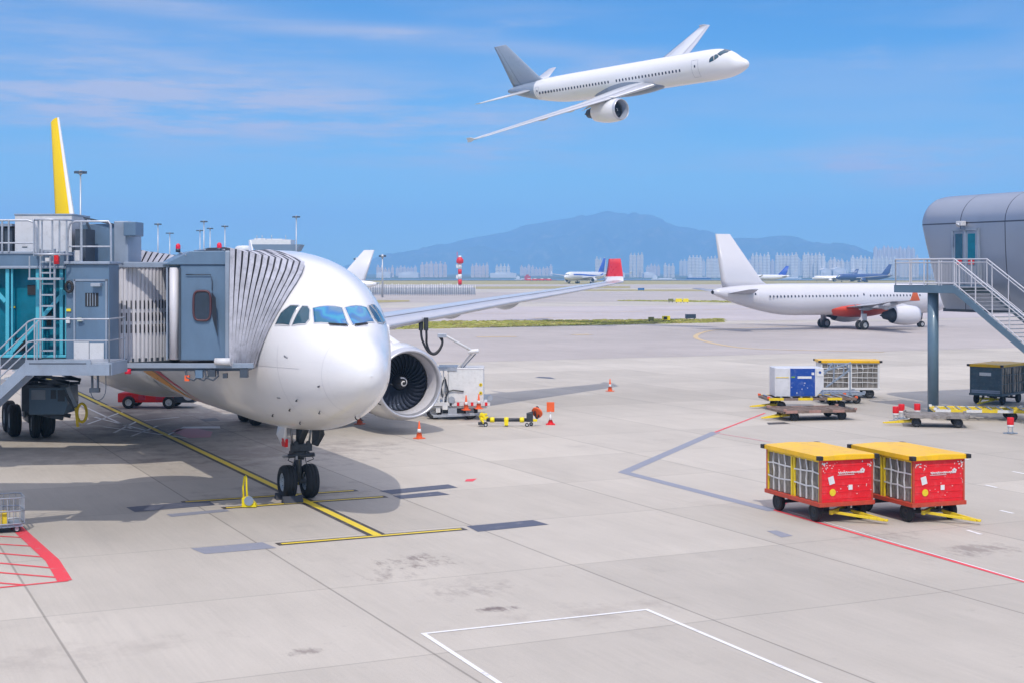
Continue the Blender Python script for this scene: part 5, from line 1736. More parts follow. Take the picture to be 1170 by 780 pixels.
barrier('marker post with red top just behind the left one', 1030, 478)
barrier('marker post with red top right beside the foot of the blue column', 1048, 477.5)
barrier('marker post with red top standing alone at the right edge', 1154.5, 495)

# ------------------------------------------------------------------ baggage carts and dollies
CYEL = M('cart_roof_yellow', (.92, .52, .004), .5, 0, .12, 1.5, .1, 0, (.45, .30, .08), .45)
CRED = M('cart_side_red', (.80, .008, .018), .5, 0, .10, 2.0, 0, 0, (.80, .45, .42), .12)
CFRM = M('cart_frame_red', (.55, .06, .03), .5, 0, .2, 4, 0, 0, (.25, .10, .05), .5)
MESHW = M('cart_webbing', (.62, .62, .64), .6, 0, .1, 5)
PLAST = M('clouded_plastic_curtain', (.27, .245, .22), .25, 0, .6, 1.3, .3, .5, (.07, .055, .04), 1.0, (3.5, 3.5, .5))
CBLUE = M('cart_dark_teal', (.045, .10, .14), .45, 0, .3, 2, .1, 0, (.20, .22, .22), .4)
WOOD = M('dolly_deck_rust', (.22, .16, .13), .7, .1, .4, 3, 0, .3, (.10, .07, .05), .6)
def running_gear(t, Lc, Wc, zf, r=.27):
    """axles, wheels and turntable under a cart; +x is the drawbar end"""
    m = MB()
    m.bx(-Lc * .36, Lc * .36, -.12, .12, zf - .18, zf - .06, DSTEEL)
    for x in (-Lc * .34, Lc * .34):
        m.bar((x, -Wc * .42, r), (x, Wc * .42, r), .09, .09, DSTEEL)
        for y in (-.35, .35): m.bx(x - .06, x + .06, y - .05, y + .05, r, zf - .04, DSTEEL)
    m.cyl((Lc * .34, 0, zf - .1), (Lc * .34, 0, zf - .04), .34, DSTEEL, n=20)
    g = m.build('axle_frame', t)
    for x in (-Lc * .34, Lc * .34):
        for y in (-Wc * .42, Wc * .42): wheel('wheel', g, (x, y, r), r, .17, rim=DSTEEL)
    return g
def drawbar(t, Lc, r, ang, mat=YEL, ln=1.35):
    m = MB()
    x0 = Lc * .34 * (1 if math.cos(ang) > 0 else -1)
    d = Vector((math.cos(ang), math.sin(ang), 0)); n = Vector((-d.y, d.x, 0))
    o = Vector((x0, 0, r + .02))
    e = o + d * ln; e.z = .12
    m.bar(o + n * .42, e, .06, .08, mat); m.bar(o - n * .42, e, .06, .08, mat)
    m.bar(o + n * .55, o - n * .55, .10, .12, mat)
    m.cyl(e - Vector((0, 0, .03)) + d * .06, e + Vector((0, 0, .03)) + d * .06, .07, mat, n=14)
    m.build('drawbar', t, bevel=.008)
def bag_cart(label, loc, rz, group, Lc=3.18, Wc=1.73, H=1.92, side=CRED, roof=CYEL, frame=CFRM, marks=True, tow=R_(-28), post=YEL, net=MESHW, nc=4, nr=3):
    t = thing('baggage_cart', label, 'baggage cart', loc, rz, group)
    zf = .58
    hx, hy = Lc / 2, Wc / 2
    m = MB()
    m.bx(-hx - .06, hx + .05, -hy - .05, hy + .05, zf - .10, zf + .02, frame)
    m.build('deck', t, bevel=.012)
    # end walls with pressed ribs
    for s in (1, -1):
        m = MB()
        m.bx(s * (hx - .03), s * hx, -hy, hy, zf + .02, H - .14, side)
        for k in range(6):
            z = zf + .12 + k * (H - zf - .3) / 5.6
            m.bx(s * hx, s * (hx + .012), -hy + .03, hy - .03, z - .012, z + .012, side)
        for y in (-hy + .02, hy - .02): m.bx(s * (hx - .05), s * (hx + .02), y - .03, y + .03, zf, H - .12, frame)
        e = m.build('end_wall', t, bevel=.006)
        if s == 1 and marks:
            m = MB()
            rr = random.Random(int(loc[0] * 100))
            x = hx + .017
            # script lettering with a small flower-like badge, unreadable in the photograph
            y = -.28
            pts = []
            for q in range(60):
                pts.append((x, y + q * .0125, H - .50 + .028 * math.sin(q * 1.25) * (1 + .4 * math.sin(q * .37))))
            m.tube(pts, .011, WPAINT, 5)
            m.bx(x - .004, x + .003, -.30, .25, H - .565, H - .552, WPAINT)
            for q in range(5):
                a = 2 * PI * q / 5 + .3
                m.cyl((x - .004, .52 + .045 * math.cos(a), H - .46 + .045 * math.sin(a)), (x + .004, .52 + .045 * math.cos(a), H - .46 + .045 * math.sin(a)), .032, WPAINT, n=10)
            m.build('lettering', e, fix=False)
            m = MB(); m.box((x, -hy + .36, H - .70), (.008, .18, .22), WPAINT, Matrix.Rotation(.25, 3, 'X')); m.box((x, .12, zf + .42), (.008, .13, .14), WPAINT); m.build('sticker', e)
            m = MB(); m.cyl((x - .004, -hy + .40, zf + .30), (x + .005, -hy + .40, zf + .30), .10, YEL, n=24); m.build('round_sticker', e)
            m = MB()
            for q in range(34):
                yy = rr.choice((-1, 1)) * (hy - abs(rr.gauss(0, .16)) - .02); zz = H - .20 - abs(rr.gauss(0, .10))
                if abs(yy) < hy: m.box((x - .003, yy, zz), (.006, rr.uniform(.01, .05), rr.uniform(.01, .04)), WPAINT)
            for q in range(16): m.box((x - .003, rr.uniform(-hy, hy), rr.uniform(zf + .1, H - .2)), (.005, rr.uniform(.008, .03), rr.uniform(.006, .03)), WPAINT)
            m.build('chipped_paint', e)
    # roof with turned-down edge
    m = MB()
    m.bx(-hx - .10, hx + .10, -hy - .08, hy + .08, H - .13, H + .0, roof)
    m.prism([(-hx - .10, -hy - .08, H), (-hx - .10, hy + .08, H), (-hx - .10, 0, H + .035)], (Lc + .20, 0, 0), roof)
    rf = m.build('roof', t, bevel=.018)
    m = MB()
    for x in (-hx - .08, hx + .08):
        for y in (-hy - .06, hy + .06): m.box((x, y, H - .055), (.16, .14, .12), BLK)
    m.build('corner_guard', rf, bevel=.01)
    # corner and centre posts
    m = MB()
    for s in (-1, 1):
        for x in (-hx + .05, -.07, .07, hx - .05):
            m.bx(x - .035, x + .035, s * (hy - .05), s * hy, zf, H - .13, post)
        m.bx(-hx, hx, s * (hy - .04), s * hy, H - .19, H - .13, post)
    m.build('post', t, bevel=.006)
    # clear curtains and webbing on both long sides
    for s in (-1, 1):
        for (x0, x1) in ((-hx + .09, -.11), (.11, hx - .06)):
            nx, nz = 22, 8
            rg = []
            for i in range(nx + 1):
                x = x0 + (x1 - x0) * i / nx
                rg.append([Vector((x, s * (hy - .05) + .022 * math.sin(i * 1.1 + x0 * 5) * (1 - j / nz * .5) + .012 * math.sin(i * 2.7 + j), zf + .03 + (H - zf - .2) * j / nz)) for j in range(nz + 1)])
            m = MB(); m.loft(rg, PLAST, False, True)
            c = m.build('curtain', t, fix=False)
            m = MB()
            yy = s * (hy + .002)
            rr = random.Random(int(x0 * 100 + s * 7 + loc[0] * 3))
            for q in range(1, nc):
                x = x0 + (x1 - x0) * q / nc
                pts = [(x + .05 * math.sin(z * 4 + q + x0) * (z / 4), yy, zf + .05 + (H - zf - .22) * z / 4) for z in range(5)]
                for a, b_ in zip(pts, pts[1:]): m.bar(a, b_, .012, .045, net)
            for q in range(1, nr):
                z = zf + .05 + (H - zf - .2) * q / (nr - .1)
                pts = [(x0 + (x1 - x0) * k / 4, yy + s * .004, z + rr.uniform(-.03, .03)) for k in range(5)]
                for a, b_ in zip(pts, pts[1:]): m.bar(a, b_, .012, .04, net)
            m.build('webbing', c, fix=False)
    g = running_gear(t, Lc, Wc, zf)
    if tow is not None: drawbar(t, Lc, .27, tow)
    return t
RC = 'red and yellow baggage carts in the foreground'
c1, c2 = W(26.24, 34.35), W(28.57, 33.2)
CH = HEAD - R_(5.4)
bag_cart('left one of the two red baggage carts with yellow roof and net curtains', c1, CH, RC, Lc=2.95, tow=R_(38))
bag_cart('right one of the two red baggage carts with yellow roof and net curtains', c2, CH, RC, Lc=2.95, tow=R_(38))
bag_cart('white mesh-sided baggage cart with yellow roof behind the blue container', Vector((PX(971, 81.8), 82.4, 0)), R_(-3), None, Lc=3.25, Wc=1.7, H=2.12, side=WPAINT, frame=WPAINT, post=WPAINT, net=WPAINT, marks=False, tow=None, nc=5, nr=5)
m = MB()
dc = bag_cart('dark teal baggage cart with yellow roof standing in the shade at the right edge', Vector((PX(1141, 78.6), 78.8, 0)), R_(-132), None, Lc=3.0, Wc=1.75, H=2.15, side=CBLUE, frame=CBLUE, post=CBLUE, net=CBLUE, marks=False, tow=R_(0))
m = MB(); m.bx(1.50, 1.512, -.35, .30, 1.55, 1.72, WPAINT); m.build('notice_panel', dc)
m = MB(); m.bx(1.50, 1.51, -.8, .8, .62, .78, BGREY2); m.build('kick_plate', dc)

def dolly(label, loc, rz, Lc, Wc, group, deck=WOOD, edge=YEL, rollers=False, zf=.50, frame_only=False, tow=None):
    t = thing('cargo_dolly', label, 'dolly', loc, rz, group)
    hx, hy = Lc / 2, Wc / 2
    m = MB()
    for y in (-hy, -hy * .33, hy * .33, hy): m.bx(-hx, hx, y - .05, y + .05, zf - .12, zf, deck)
    for x in (-hx, -hx * .5, 0, hx * .5, hx): m.bx(x - .05, x + .05, -hy, hy, zf - .13, zf - .008, deck)
    if not frame_only: m.bx(-hx + .08, hx - .08, -hy + .08, hy - .08, zf - .07, zf - .03, deck)
    m.build('deck', t, bevel=.01)
    for y in (-hy - .06, hy + .06):
        m = MB()
        k = 6
        for q in range(k):
            x0 = -hx + Lc * q / k
            m.bx(x0, x0 + Lc / k + .002, y - .03, y + .03, zf - .11, zf + .02, edge if q % 2 == 0 else deck)
        m.build('side_rail', t)
    if rollers:
        m = MB()
        for q in range(9):
            x = -hx + .2 + (Lc - .4) * q / 8
            m.cyl((x, -hy + .12, zf + .02), (x, hy - .12, zf + .02), .04, BLIGHT, n=8)
        m.build('roller_bed', t)
    for x, y in ((-hx, -hy), (-hx, hy), (hx, -hy), (hx, hy)):
        m = MB(); m.box((x, y, zf + .03), (.14, .14, .12), edge if edge is not YEL else ORANGE)
        m.build('corner_stop', t, bevel=.01)
    running_gear(t, Lc, Wc * .92, zf, .22)
    if tow is not None: drawbar(t, Lc, .22, tow, YEL)
    return t
DG = 'cargo dollies parked beyond the red carts'
DGREY = M('dolly_worn_grey', (.33, .30, .28), .6, .2, .35, 3, 0, .2, (.14, .09, .06), .6)
dolly('rusty empty dolly with orange corner in front of the blue container', Vector((PX(928, 70), 70.2, 0)), R_(12), 3.6, 2.1, DG, WOOD, M('rust_pink', (.42, .24, .2), .7, 0, .3, 3), tow=R_(190))
dA = dolly('yellow-edged roller dolly carrying the blue and white container', Vector((PX(925, 75), 75.6, 0)), R_(4), 4.6, 2.0, DG, WOOD, YEL, True, .62, tow=R_(178))
dolly('grey flat dolly standing before the blue column', Vector((PX(1071, 66.6), 66.8, 0)), R_(-12), 2.7, 1.7, DG, DGREY, DGREY, False, .55, tow=R_(183))
dolly('long open dolly with yellow and white beams right of the blue column', Vector((PX(1122, 69.4), 69.9, 0)), R_(-9), 4.3, 1.8, DG, YEL, WPAINT, True, .52, True)
dolly('grey steel dolly with towing frame between container and white cart', Vector((PX(958, 79), 78.8, 0)), R_(8), 2.2, 1.6, DG, BGREY2, BLIGHT, True, .6)
tf = thing('towing_frame', 'grey folded towing frame standing upright beside the white mesh cart', 'towing frame', Vector((PX(957, 77.8), 77.9, .62)))
m = MB()
for p, q in (((-.75, 0, 1.15), (.75, 0, 1.6)), ((-.6, 0, .3), (.7, 0, 1.25)), ((.7, 0, 0), (.7, 0, 1.65)), ((.35, 0, .9), (.35, 0, 1.6)), ((-.2, 0, .6), (-.15, 0, 1.6)), ((-.7, 0, 1.0), (-.2, .1, 1.6)), ((.75, .1, 1.1), (.45, -.1, 1.5)), ((-.5, .1, 1.55), (.7, .1, 1.55))):
    m.bar(p, q, .06, .09, BGREY2)
m.build('frame', tf, bevel=.01)

# blue and white air-freight container
Yc = 74.9
ct_ = thing('freight_container', 'blue and white air freight container standing on the yellow roller dolly', 'container', Vector((PX(912, Yc), Yc + .7, .68)))
x0c = PX(912, Yc)
BLUEC = M('container_blue', (.005, .06, .34), .5, 0, .12, 2, 0, 0, (.30, .34, .40), .35)
ALUM = M('container_aluminium', (.70, .70, .73), .4, .1, .1, 2, 0, 0, (.3, .3, .3), .3)
def CX(px): return PX(px, Yc) - x0c
hT = PZ(420, Yc) - .68; y0_, y1_ = -.75, .8
m = MB()
m.prism([(CX(885), y0_, 0), (CX(933), y0_, 0), (CX(941), y0_, .45), (CX(941), y0_, hT), (CX(885), y0_, hT)], (0, y1_ - y0_, 0), ALUM)
cb_ = m.build('shell', ct_, bevel=.015)
m = MB(); m.bx(CX(902.5), CX(931), y0_ - .02, y0_, .03, hT - .02, BLUEC); m.build('curtain_door', cb_)
for px in (885.5, 902, 931.5):
    m = MB(); m.bx(CX(px) - .025, CX(px) + .025, y0_ - .03, y0_, 0, hT, ALUM); m.build('frame_post', cb_)
m = MB(); m.bx(CX(886), CX(901), y0_ - .025, y0_, hT - .50, hT - .47, YEL); m.build('yellow_strap', cb_)
m = MB(); m.bx(CX(911), CX(927), y0_ - .028, y0_ - .02, hT - .54, hT - .42, WPAINT); m.bx(CX(904), CX(908), y0_ - .028, y0_ - .02, hT - .50, hT - .43, M('label_green', (.2, .4, .05), .5)); m.bx(CX(927), CX(930), y0_ - .028, y0_ - .02, hT - .35, hT - .22, WPAINT)
rr = random.Random(9)
for q in range(6): m.box((CX(rr.uniform(904, 930)), y0_ - .024, rr.uniform(.1, hT - .6)), (rr.uniform(.02, .06), .008, rr.uniform(.02, .08)), WPAINT)
m.build('scuffed_print', cb_)
m = MB(); m.bx(CX(932.5), CX(940.5), y0_ - .03, y0_ - .01, hT - .42, hT - .03, WPAINT); m.cyl((CX(936.5), y0_ - .04, hT - .22), (CX(936.5), y0_ - .03, hT - .22), .07, BLUEC, n=16); m.build('placard', cb_)

# ------------------------------------------------------------------ small things round the nose wheel
ch = M('chock_rubber', (.05, .055, .07), .7, 0, .2, 5)
def chock(label, px, py, w, rz):
    o = MB().prism([(-w / 2, -.17, 0), (-w / 2, .17, 0), (-w / 2, .06, .2), (-w / 2, -.06, .2)], (w, 0, 0), ch).build('wheel_chock', bevel=.012)
    o.location = G(px, py); o.rotation_euler = (0, 0, rz)
    tag(o, label, 'wheel chock', 'chocks at the nose wheel')
chock('small black chock against the left nose tyre', 320, 569.5, .30, R_(25))
chock('wide grey-black chock in front of the nose tyres', 334, 573.5, .62, R_(25))
lm = G(283, 579)
mk = thing('chock_marker', 'bright yellow upright marker loop on a wheeled base left of the nose wheel', 'marker', lm)
m = MB(); m.tube([(-.12, 0, .2), (-.14, 0, .6), (-.10, 0, .92), (-.06, 0, .95), (-.04, 0, .9), (-.03, 0, .5), (0, 0, .2)], .03, YELC, 8); m.build('handle', mk)
m = MB(); m.prism([(-.16, -.12, .02), (.28, -.12, .02), (.24, -.12, .12), (.02, -.12, .34), (-.16, -.12, .30)], (0, .26, 0), YELC); m.build('base', mk, bevel=.015)
m = MB(); m.cyl((.06, -.16, .22), (.06, -.12, .22), .14, BGREY2, n=24); m.build('reel', mk)

# wire cart cut by the left edge
lc = G(2, 606)
wc = thing('wire_cart', 'silver wire-sided trolley with yellow crate at the left edge', 'trolley', lc, R_(25))
m = MB()
hz = .95
pts = [(-1.2, -.5), (.42, -.5), (.55, -.38), (.55, .38), (.42, .5), (-1.2, .5)]
for z in (.25, .6, hz): m.tube([(x, y, z) for x, y in pts], .022, BLIGHT, 8, True)
for i in range(len(pts)):
    a, b_ = Vector((*pts[i], .2)), Vector((*pts[(i + 1) % len(pts)], .2))
    k = max(1, int((b_ - a).length / .16))
    for q in range(k):
        c = a.lerp(b_, q / k); m.cyl(c, c + Vector((0, 0, hz - .2)), .012, BLIGHT, n=6)
m.build('wire_sides', wc, fix=False)
m = MB(); m.bx(-1.2, .5, -.48, .48, .16, .22, BGREY2); m.build('deck', wc)
m = MB(); m.bx(-.35, .12, -.42, .1, .22, .55, YEL); m.bx(-.8, -.4, -.42, .3, .22, .5, BLK); m.build('crate', wc, bevel=.02)
for x, y in ((-1.0, -.4), (-1.0, .4), (.35, -.4), (.35, .4)): wheel('wheel', wc, (x, y, .10), .10, .06)

# ------------------------------------------------------------------ right: metal clad pier node, stair, column
def panel_mat():
    m = M('zinc_cladding', (.30, .34, .42), .36, .45, .06, .6, .05, 0, None, 0, (1, 1, .4), .08)
    nt = m.node_tree; N, L = nt.nodes, nt.links; b = N['Principled BSDF']
    src = b.inputs['Base Color'].links[0].from_socket
    t = N.new('ShaderNodeTexCoord'); s = N.new('ShaderNodeSeparateXYZ'); L.new(t.outputs['Object'], s.inputs[0])
    a = N.new('ShaderNodeMath'); a.operation = 'PINGPONG'; a.inputs[1].default_value = 1.55; L.new(s.outputs[1], a.inputs[0])
    c = N.new('ShaderNodeMath'); c.operation = 'LESS_THAN'; c.inputs[1].default_value = .03; L.new(a.outputs[0], c.inputs[0])
    z = N.new('ShaderNodeMath'); z.operation = 'SUBTRACT'; z.inputs[1].default_value = 4.45; L.new(s.outputs[2], z.inputs[0])
    z2 = N.new('ShaderNodeMath'); z2.operation = 'ABSOLUTE'; L.new(z.outputs[0], z2.inputs[0])
    z3 = N.new('ShaderNodeMath'); z3.operation = 'LESS_THAN'; z3.inputs[1].default_value = .035; L.new(z2.outputs[0], z3.inputs[0])
    mx = N.new('ShaderNodeMath'); mx.operation = 'MAXIMUM'; L.new(c.outputs[0], mx.inputs[0]); L.new(z3.outputs[0], mx.inputs[1])
    k = N.new('ShaderNodeMix'); k.data_type = 'RGBA'; k.inputs[7].default_value = (.07, .08, .11, 1)
    L.new(mx.outputs[0], k.inputs[0]); L.new(src, k.inputs[6]); L.new(k.outputs[2], b.inputs['Base Color'])
    return m
CLAD = panel_mat()
# local frame: x = towards the stand's -u (the face), y = along v (far end positive), z from the underside
pb = W(52.6, 60.2); pb.z = 5.15
pod = thing('pier_building', 'grey metal-clad pier building with rounded roof on the right', 'building', pb, AX)
# local axes after rotation AX: +x = u, +y = v
m = MB()
def section(y, inset):
    """outline in (u, z): flat face with rounded shoulder"""
    H = 6.0 + .0
    pts = [(.55 + inset, 0), (.35 + inset, .02)]
    pts += [(.0 + inset * .6 + .35 * (1 - f) ** 2, H * .05 + (4.45 - H * .05) * f) for f in (0, .25, .5, .75, 1)]
    for q in range(1, 10):
        a = PI / 2 * q / 9
        pts.append((inset * .6 + 1.9 * (1 - math.cos(a)), 4.45 + 1.55 * math.sin(a)))
    pts += [(6.5, 6.18), (9, 6.1)]
    return [Vector((x, y, z)) for x, z in pts]
def secs_(ys):
    out = []
    for y, ins, sh, top in ys:
        ring = []
        for p in section(y, ins):
            f = p.z / 6.0
            ring.append(Vector((p.x, y - sh * (1 - min(1, f / .74)), min(p.z, top + (p.z - top) * .0 if p.z > top else p.z))))
        out.append(ring)
    return out
rings = secs_([(0.0, .45, 1.25, 5.25), (-.06, .25, 1.25, 5.62), (-.20, .10, 1.25, 5.86), (-.42, .03, 1.2, 5.97), (-1.1, 0, 1.1, 9)])
for y in (-3, -6, -9, -12, -16, -20, -26): rings.append(section(y, 0))
m.loft(rings, CLAD, False, True)
back = [Vector((9, p.y, p.z)) for p in rings[0]]
m.loft([back, rings[0]], CLAD, False, True)
m.add([(.5, -1.3, 0.001), (9, -1.3, 0.001), (9, -26, 0.001), (.5, -26, 0.001)], [(0, 1, 2, 3)], BGREY)
m.add([(9, -1.3, 0), (9, -26, 0), (9, -26, 6.1), (9, 0, 6.1)], [(0, 1, 2, 3)], CLAD)
m.add([(.5, -26, 0), (9, -26, 0), (9, -26, 6.1), (.5, -26, 6.1)], [(0, 1, 2, 3)], CLAD)
shell = m.build('shell', pod)
for p in shell.data.polygons: p.use_smooth = True
sm_ = shell.modifiers.new('edges', 'EDGE_SPLIT'); sm_.split_angle = R_(35)
m = MB(); m.bx(.38, .50, -25, -1.4, -.12, .06, BDARK); m.build('base_trim', pod)
m = MB(); m.bx(2.2, 2.7, -26, -5.8, 5.95, 6.28, BDARK); m.bx(3, 6, -18, -9.4, 6.1, 6.65, BDARK); m.build('roof_duct', pod)
# door with glazed leaves, red notices, lamp
m = MB()
dy0, dy1 = -4.45, -2.55
zb_, zt_ = 1.22, 4.15
for (a, b_, c, d) in ((dy0, dy0 + .10, zb_, zt_), (dy1 - .10, dy1, zb_, zt_), (dy0, dy1, zt_ - .10, zt_), ((dy0 + dy1) / 2 - .05, (dy0 + dy1) / 2 + .05, zb_, zt_)):
    m.bx(-.10, .16, a, b_, c, d, BGREY2)
df = m.build('door_frame', pod, bevel=.01)
for y0d, y1d, cm in ((dy0 + .10, (dy0 + dy1) / 2 - .05, TEAL), ((dy0 + dy1) / 2 + .05, dy1 - .10, CKPT)):
    m = MB(); m.bx(-.05, .0, y0d, y1d, zb_, zt_ - .10, BGREY2); dl = m.build('door_leaf', df, bevel=.008)
    m = MB(); m.bx(-.065, -.05, y0d + .14, y1d - .14, zb_ + 1.05, zt_ - .25, cm); m.build('pane', dl)
    m = MB(); m.bx(-.075, -.065, y0d + .18, y1d - .18, zb_ + 1.1, zb_ + 1.35, REDP); m.build('red_notice', dl)
m = MB(); m.box((-.2, -3.35, 4.42), (.3, .42, .24), WBOX); m.cyl((-.35, -3.35, 4.36), (-.42, -3.35, 4.30), .12, BLIGHT, n=14); m.build('door_lamp', pod, bevel=.02)
# piers that carry it, outside the photo
m = MB()
for y in (-16, -24):
    m.cyl((4.5, y, -5.15), (4.5, y, .02), .5, BGREY, n=24)
m.build('support_pier', pod)

TBLUE = M('column_blue_grey', (.12, .20, .27), .4, .1, .08, 1.5, .15)
ps = W(50.3, 56.6)
stair = thing('steel_staircase', 'pale railed steel staircase with landing in front of the pier door', 'staircase', ps, AX)
# local: x = u, y = v; origin on the ground below the column
zt = 6.36
m = MB()
x0, x1, y0, y1 = -.35, 1.75, -2.0, 2.35
m.bx(x0, x1, y0, y1, zt - .05, zt, BLIGHT)
m.bx(x0 - .06, x0, y0, y1, zt - .32, zt + .06, TBLUE); m.bx(x1, x1 + .06, y0, y1, zt - .32, zt + .06, TBLUE)
m.bx(x0 - .06, x1 + .06, y1, y1 + .06, zt - .32, zt + .06, TBLUE)
m.build('landing', stair, bevel=.01)
slope = math.tan(R_(30.5)); Ls = 8.4
m = MB()
for x in (x0 - .06, x1):
    m.prism([(x, y0, zt + .06), (x, y0, zt - .32), (x, y0 - Ls, zt - .32 - Ls * slope), (x, y0 - Ls, zt + .06 - Ls * slope)], (.06, 0, 0), TBLUE)
m.bx(x0, x1, y0 - Ls - .1, y0 - Ls + .3, zt - .45 - Ls * slope, zt - .2 - Ls * slope, TBLUE)
m.build('stringer', stair, bevel=.01)
nst = 28
m = MB()
m.bx(x0, x1, y0 - .30, y0 - .02, zt - .20, zt - .16, BLIGHT)
tr0 = m.build('tread', stair)
for k in range(1, nst):
    c = tr0.copy(); COL.objects.link(c); c.parent = stair; c.location = (0, -Ls * k / nst, -Ls * slope * k / nst)
RAILW = M('stair_rail_pale', (.62, .62, .66), .4, .2, .05, 4)
m = MB()
for x in (x0, x1):
    rail_run(m, [(x, y1, zt), (x, y0 + .05, zt)], 1.38, .035, RAILW, every=1.05, mids=(.12, .88))
    hi = 1.38
    for f in (1.0, .88, .12):
        m.cyl((x, y0 + .05, zt + hi * f), (x, y0 - Ls, zt - Ls * slope + hi * f), .035 if f == 1 else .028, RAILW, n=8)
    for k in range(8):
        yy = y0 - .3 - k * 1.1
        m.cyl((x, yy, zt - (y0 - yy) * slope), (x, yy, zt - (y0 - yy) * slope + hi), .033, RAILW, n=8)
    for k in range(42):
        yy = y1 - (y1 - y0) * k / 42
        if k: m.cyl((x, yy, zt + .15), (x, yy, zt + 1.2), .008, RAILW, n=4, caps=False)
rail_run(m, [(x0, y1, zt), (x1, y1, zt)], 1.38, .035, RAILW, every=1.05, mids=(.12, .88))
m.build('railing', stair, fix=False)
m = MB(); m.cyl((0.05, 0, 0), (0.05, 0, zt - .05), .27, TBLUE, n=32); m.cyl((0.05, 0, 0.0), (0.05, 0, .05), .42, TBLUE, n=24); m.build('column', stair)
m = MB(); m.cyl((1.0, y0 - Ls + .3, 0), (1.0, y0 - Ls + .3, zt - Ls * slope - .3), .2, TBLUE, n=24); m.build('column', stair)

# ------------------------------------------------------------------ lamp masts, tower, fence, airport buildings
MASTM = M('mast_galvanised', (.50, .52, .55), .4, .4, .1, .5)
def mast(label, px, top, Y, wide=2.2, group='tall floodlight masts behind the parked airliner', ring=True, nl=6):
    h = PZ(top, Y)
    t = thing('floodlight_mast', label, 'floodlight mast', Vector((PX(px, Y), Y, 0)), 0, group)
    m = MB(); m.cyl((0, 0, 0), (0, 0, h), .30 * (Y / 330) ** .4, MASTM, .14 * (Y / 330) ** .4, 12); m.build('pole', t)
    m = MB()
    m.cyl((0, 0, h - .5), (0, 0, h - .2), wide * .32, MASTM, n=12); m.cyl((0, 0, h - .9), (0, 0, h + .1), .35, MASTM)
    for k in range(nl):
        a = 2 * PI * k / nl; m.box((math.cos(a) * wide * .45, math.sin(a) * wide * .45, h - .35), (.8 * wide / 2.2, .55, .5), BDARK)
    m.build('lamp_head', t)
mast('nearest and tallest floodlight mast beside the yellow tail', 92, 195.5, 324)
mast('pale floodlight mast just right of the bridge roof box', 180.5, 255.5, 560)
mast('short floodlight mast right of the pale one', 194, 266, 700, 3)
mast('left tall mast of the middle cluster above the cab roof', 233, 252.5, 560)
mast('short mast beside the left tall one in the middle cluster', 228.5, 263, 720, 3)
mast('middle mast of the cluster above the cab roof', 240, 260.5, 640)
mast('right mast of the cluster above the cab roof', 257, 258, 600)
mast('floodlight mast rising behind the white roof unit', 338.5, 247, 520)
mast('thin dark-topped lamp post before the blast fence', 437, 291.5, 415, 1.6, 'lamp posts near the blast fence', nl=2)
mast('short lamp post against the white tail behind the nose', 407.5, 295, 440, 1.4, 'lamp posts near the blast fence', nl=2)

Yr = 470
t = thing('radar_tower', 'red and white striped tower beyond the blast fence', 'tower', Vector((PX(525.5, Yr), Yr, 0)))
for k, (a, b_, r, mt) in enumerate(((338, 325.5, .28, WPAINT), (325.5, 319.5, .62, REDP), (319.5, 313.5, .62, WPAINT), (313.5, 308, .62, REDP), (308, 301, .62, WPAINT))):
    m = MB(); m.cyl((0, 0, max(0, PZ(a, Yr))), (0, 0, PZ(b_, Yr)), r, mt, n=20); m.build('mast_section', t)
    if k in (2, 4):
        m = MB(); m.box((-.9, 0, PZ((a + b_) / 2, Yr)), (.7, .6, 1.2), WPAINT); m.build('antenna_box', t)
m = MB(); m.rev([(PZ(301.5, Yr), .6), (PZ(300.5, Yr), 1.15), (PZ(297, Yr), 1.15), (PZ(295.5, Yr), .8), (PZ(294, Yr), .5), (PZ(292.5, Yr), .45), (PZ(292.4, Yr), .01)], REDP, axis='Z', n=24, matf=lambda i, j: REDP if i < 4 else WPAINT); m.cyl((-.9, 0, PZ(299, Yr)), (-.9, 0, PZ(288, Yr)), .07, REDP); m.build('head', t)

# white blast fence: panels of upright bars
Yf = 447
fx0, fx1 = PX(405, Yf), PX(543, Yf)
t = thing('blast_fence', 'long white fence of upright bars before the striped tower', 'fence', Vector((fx0, Yf, 0)))
n = 56
m = MB(); m.cyl((0, 0, 0), (0, 0, 3.6), .09, WPAINT, n=6); p0 = m.build('fence_post', t)
rf_ = random.Random(4)
for k in range(1, n):
    c = p0.copy(); COL.objects.link(c); c.parent = t; c.location = ((fx1 - fx0) * k / (n - 1), rf_.uniform(-1.5, 1.5), 0); c.scale = (1, 1, rf_.uniform(.88, 1.06))
m = MB()
for z in (.6, 1.8, 3.0): m.bx(0, fx1 - fx0, -.05, .05, z - .06, z + .06, BLIGHT)
MESHG = M('fence_mesh_grey', (.35, .38, .44), .6, .2, .2, .4)
m.bx(0, fx1 - fx0, 1.8, 1.86, .3, 2.5, MESHG)
m.build('fence_rail', t)

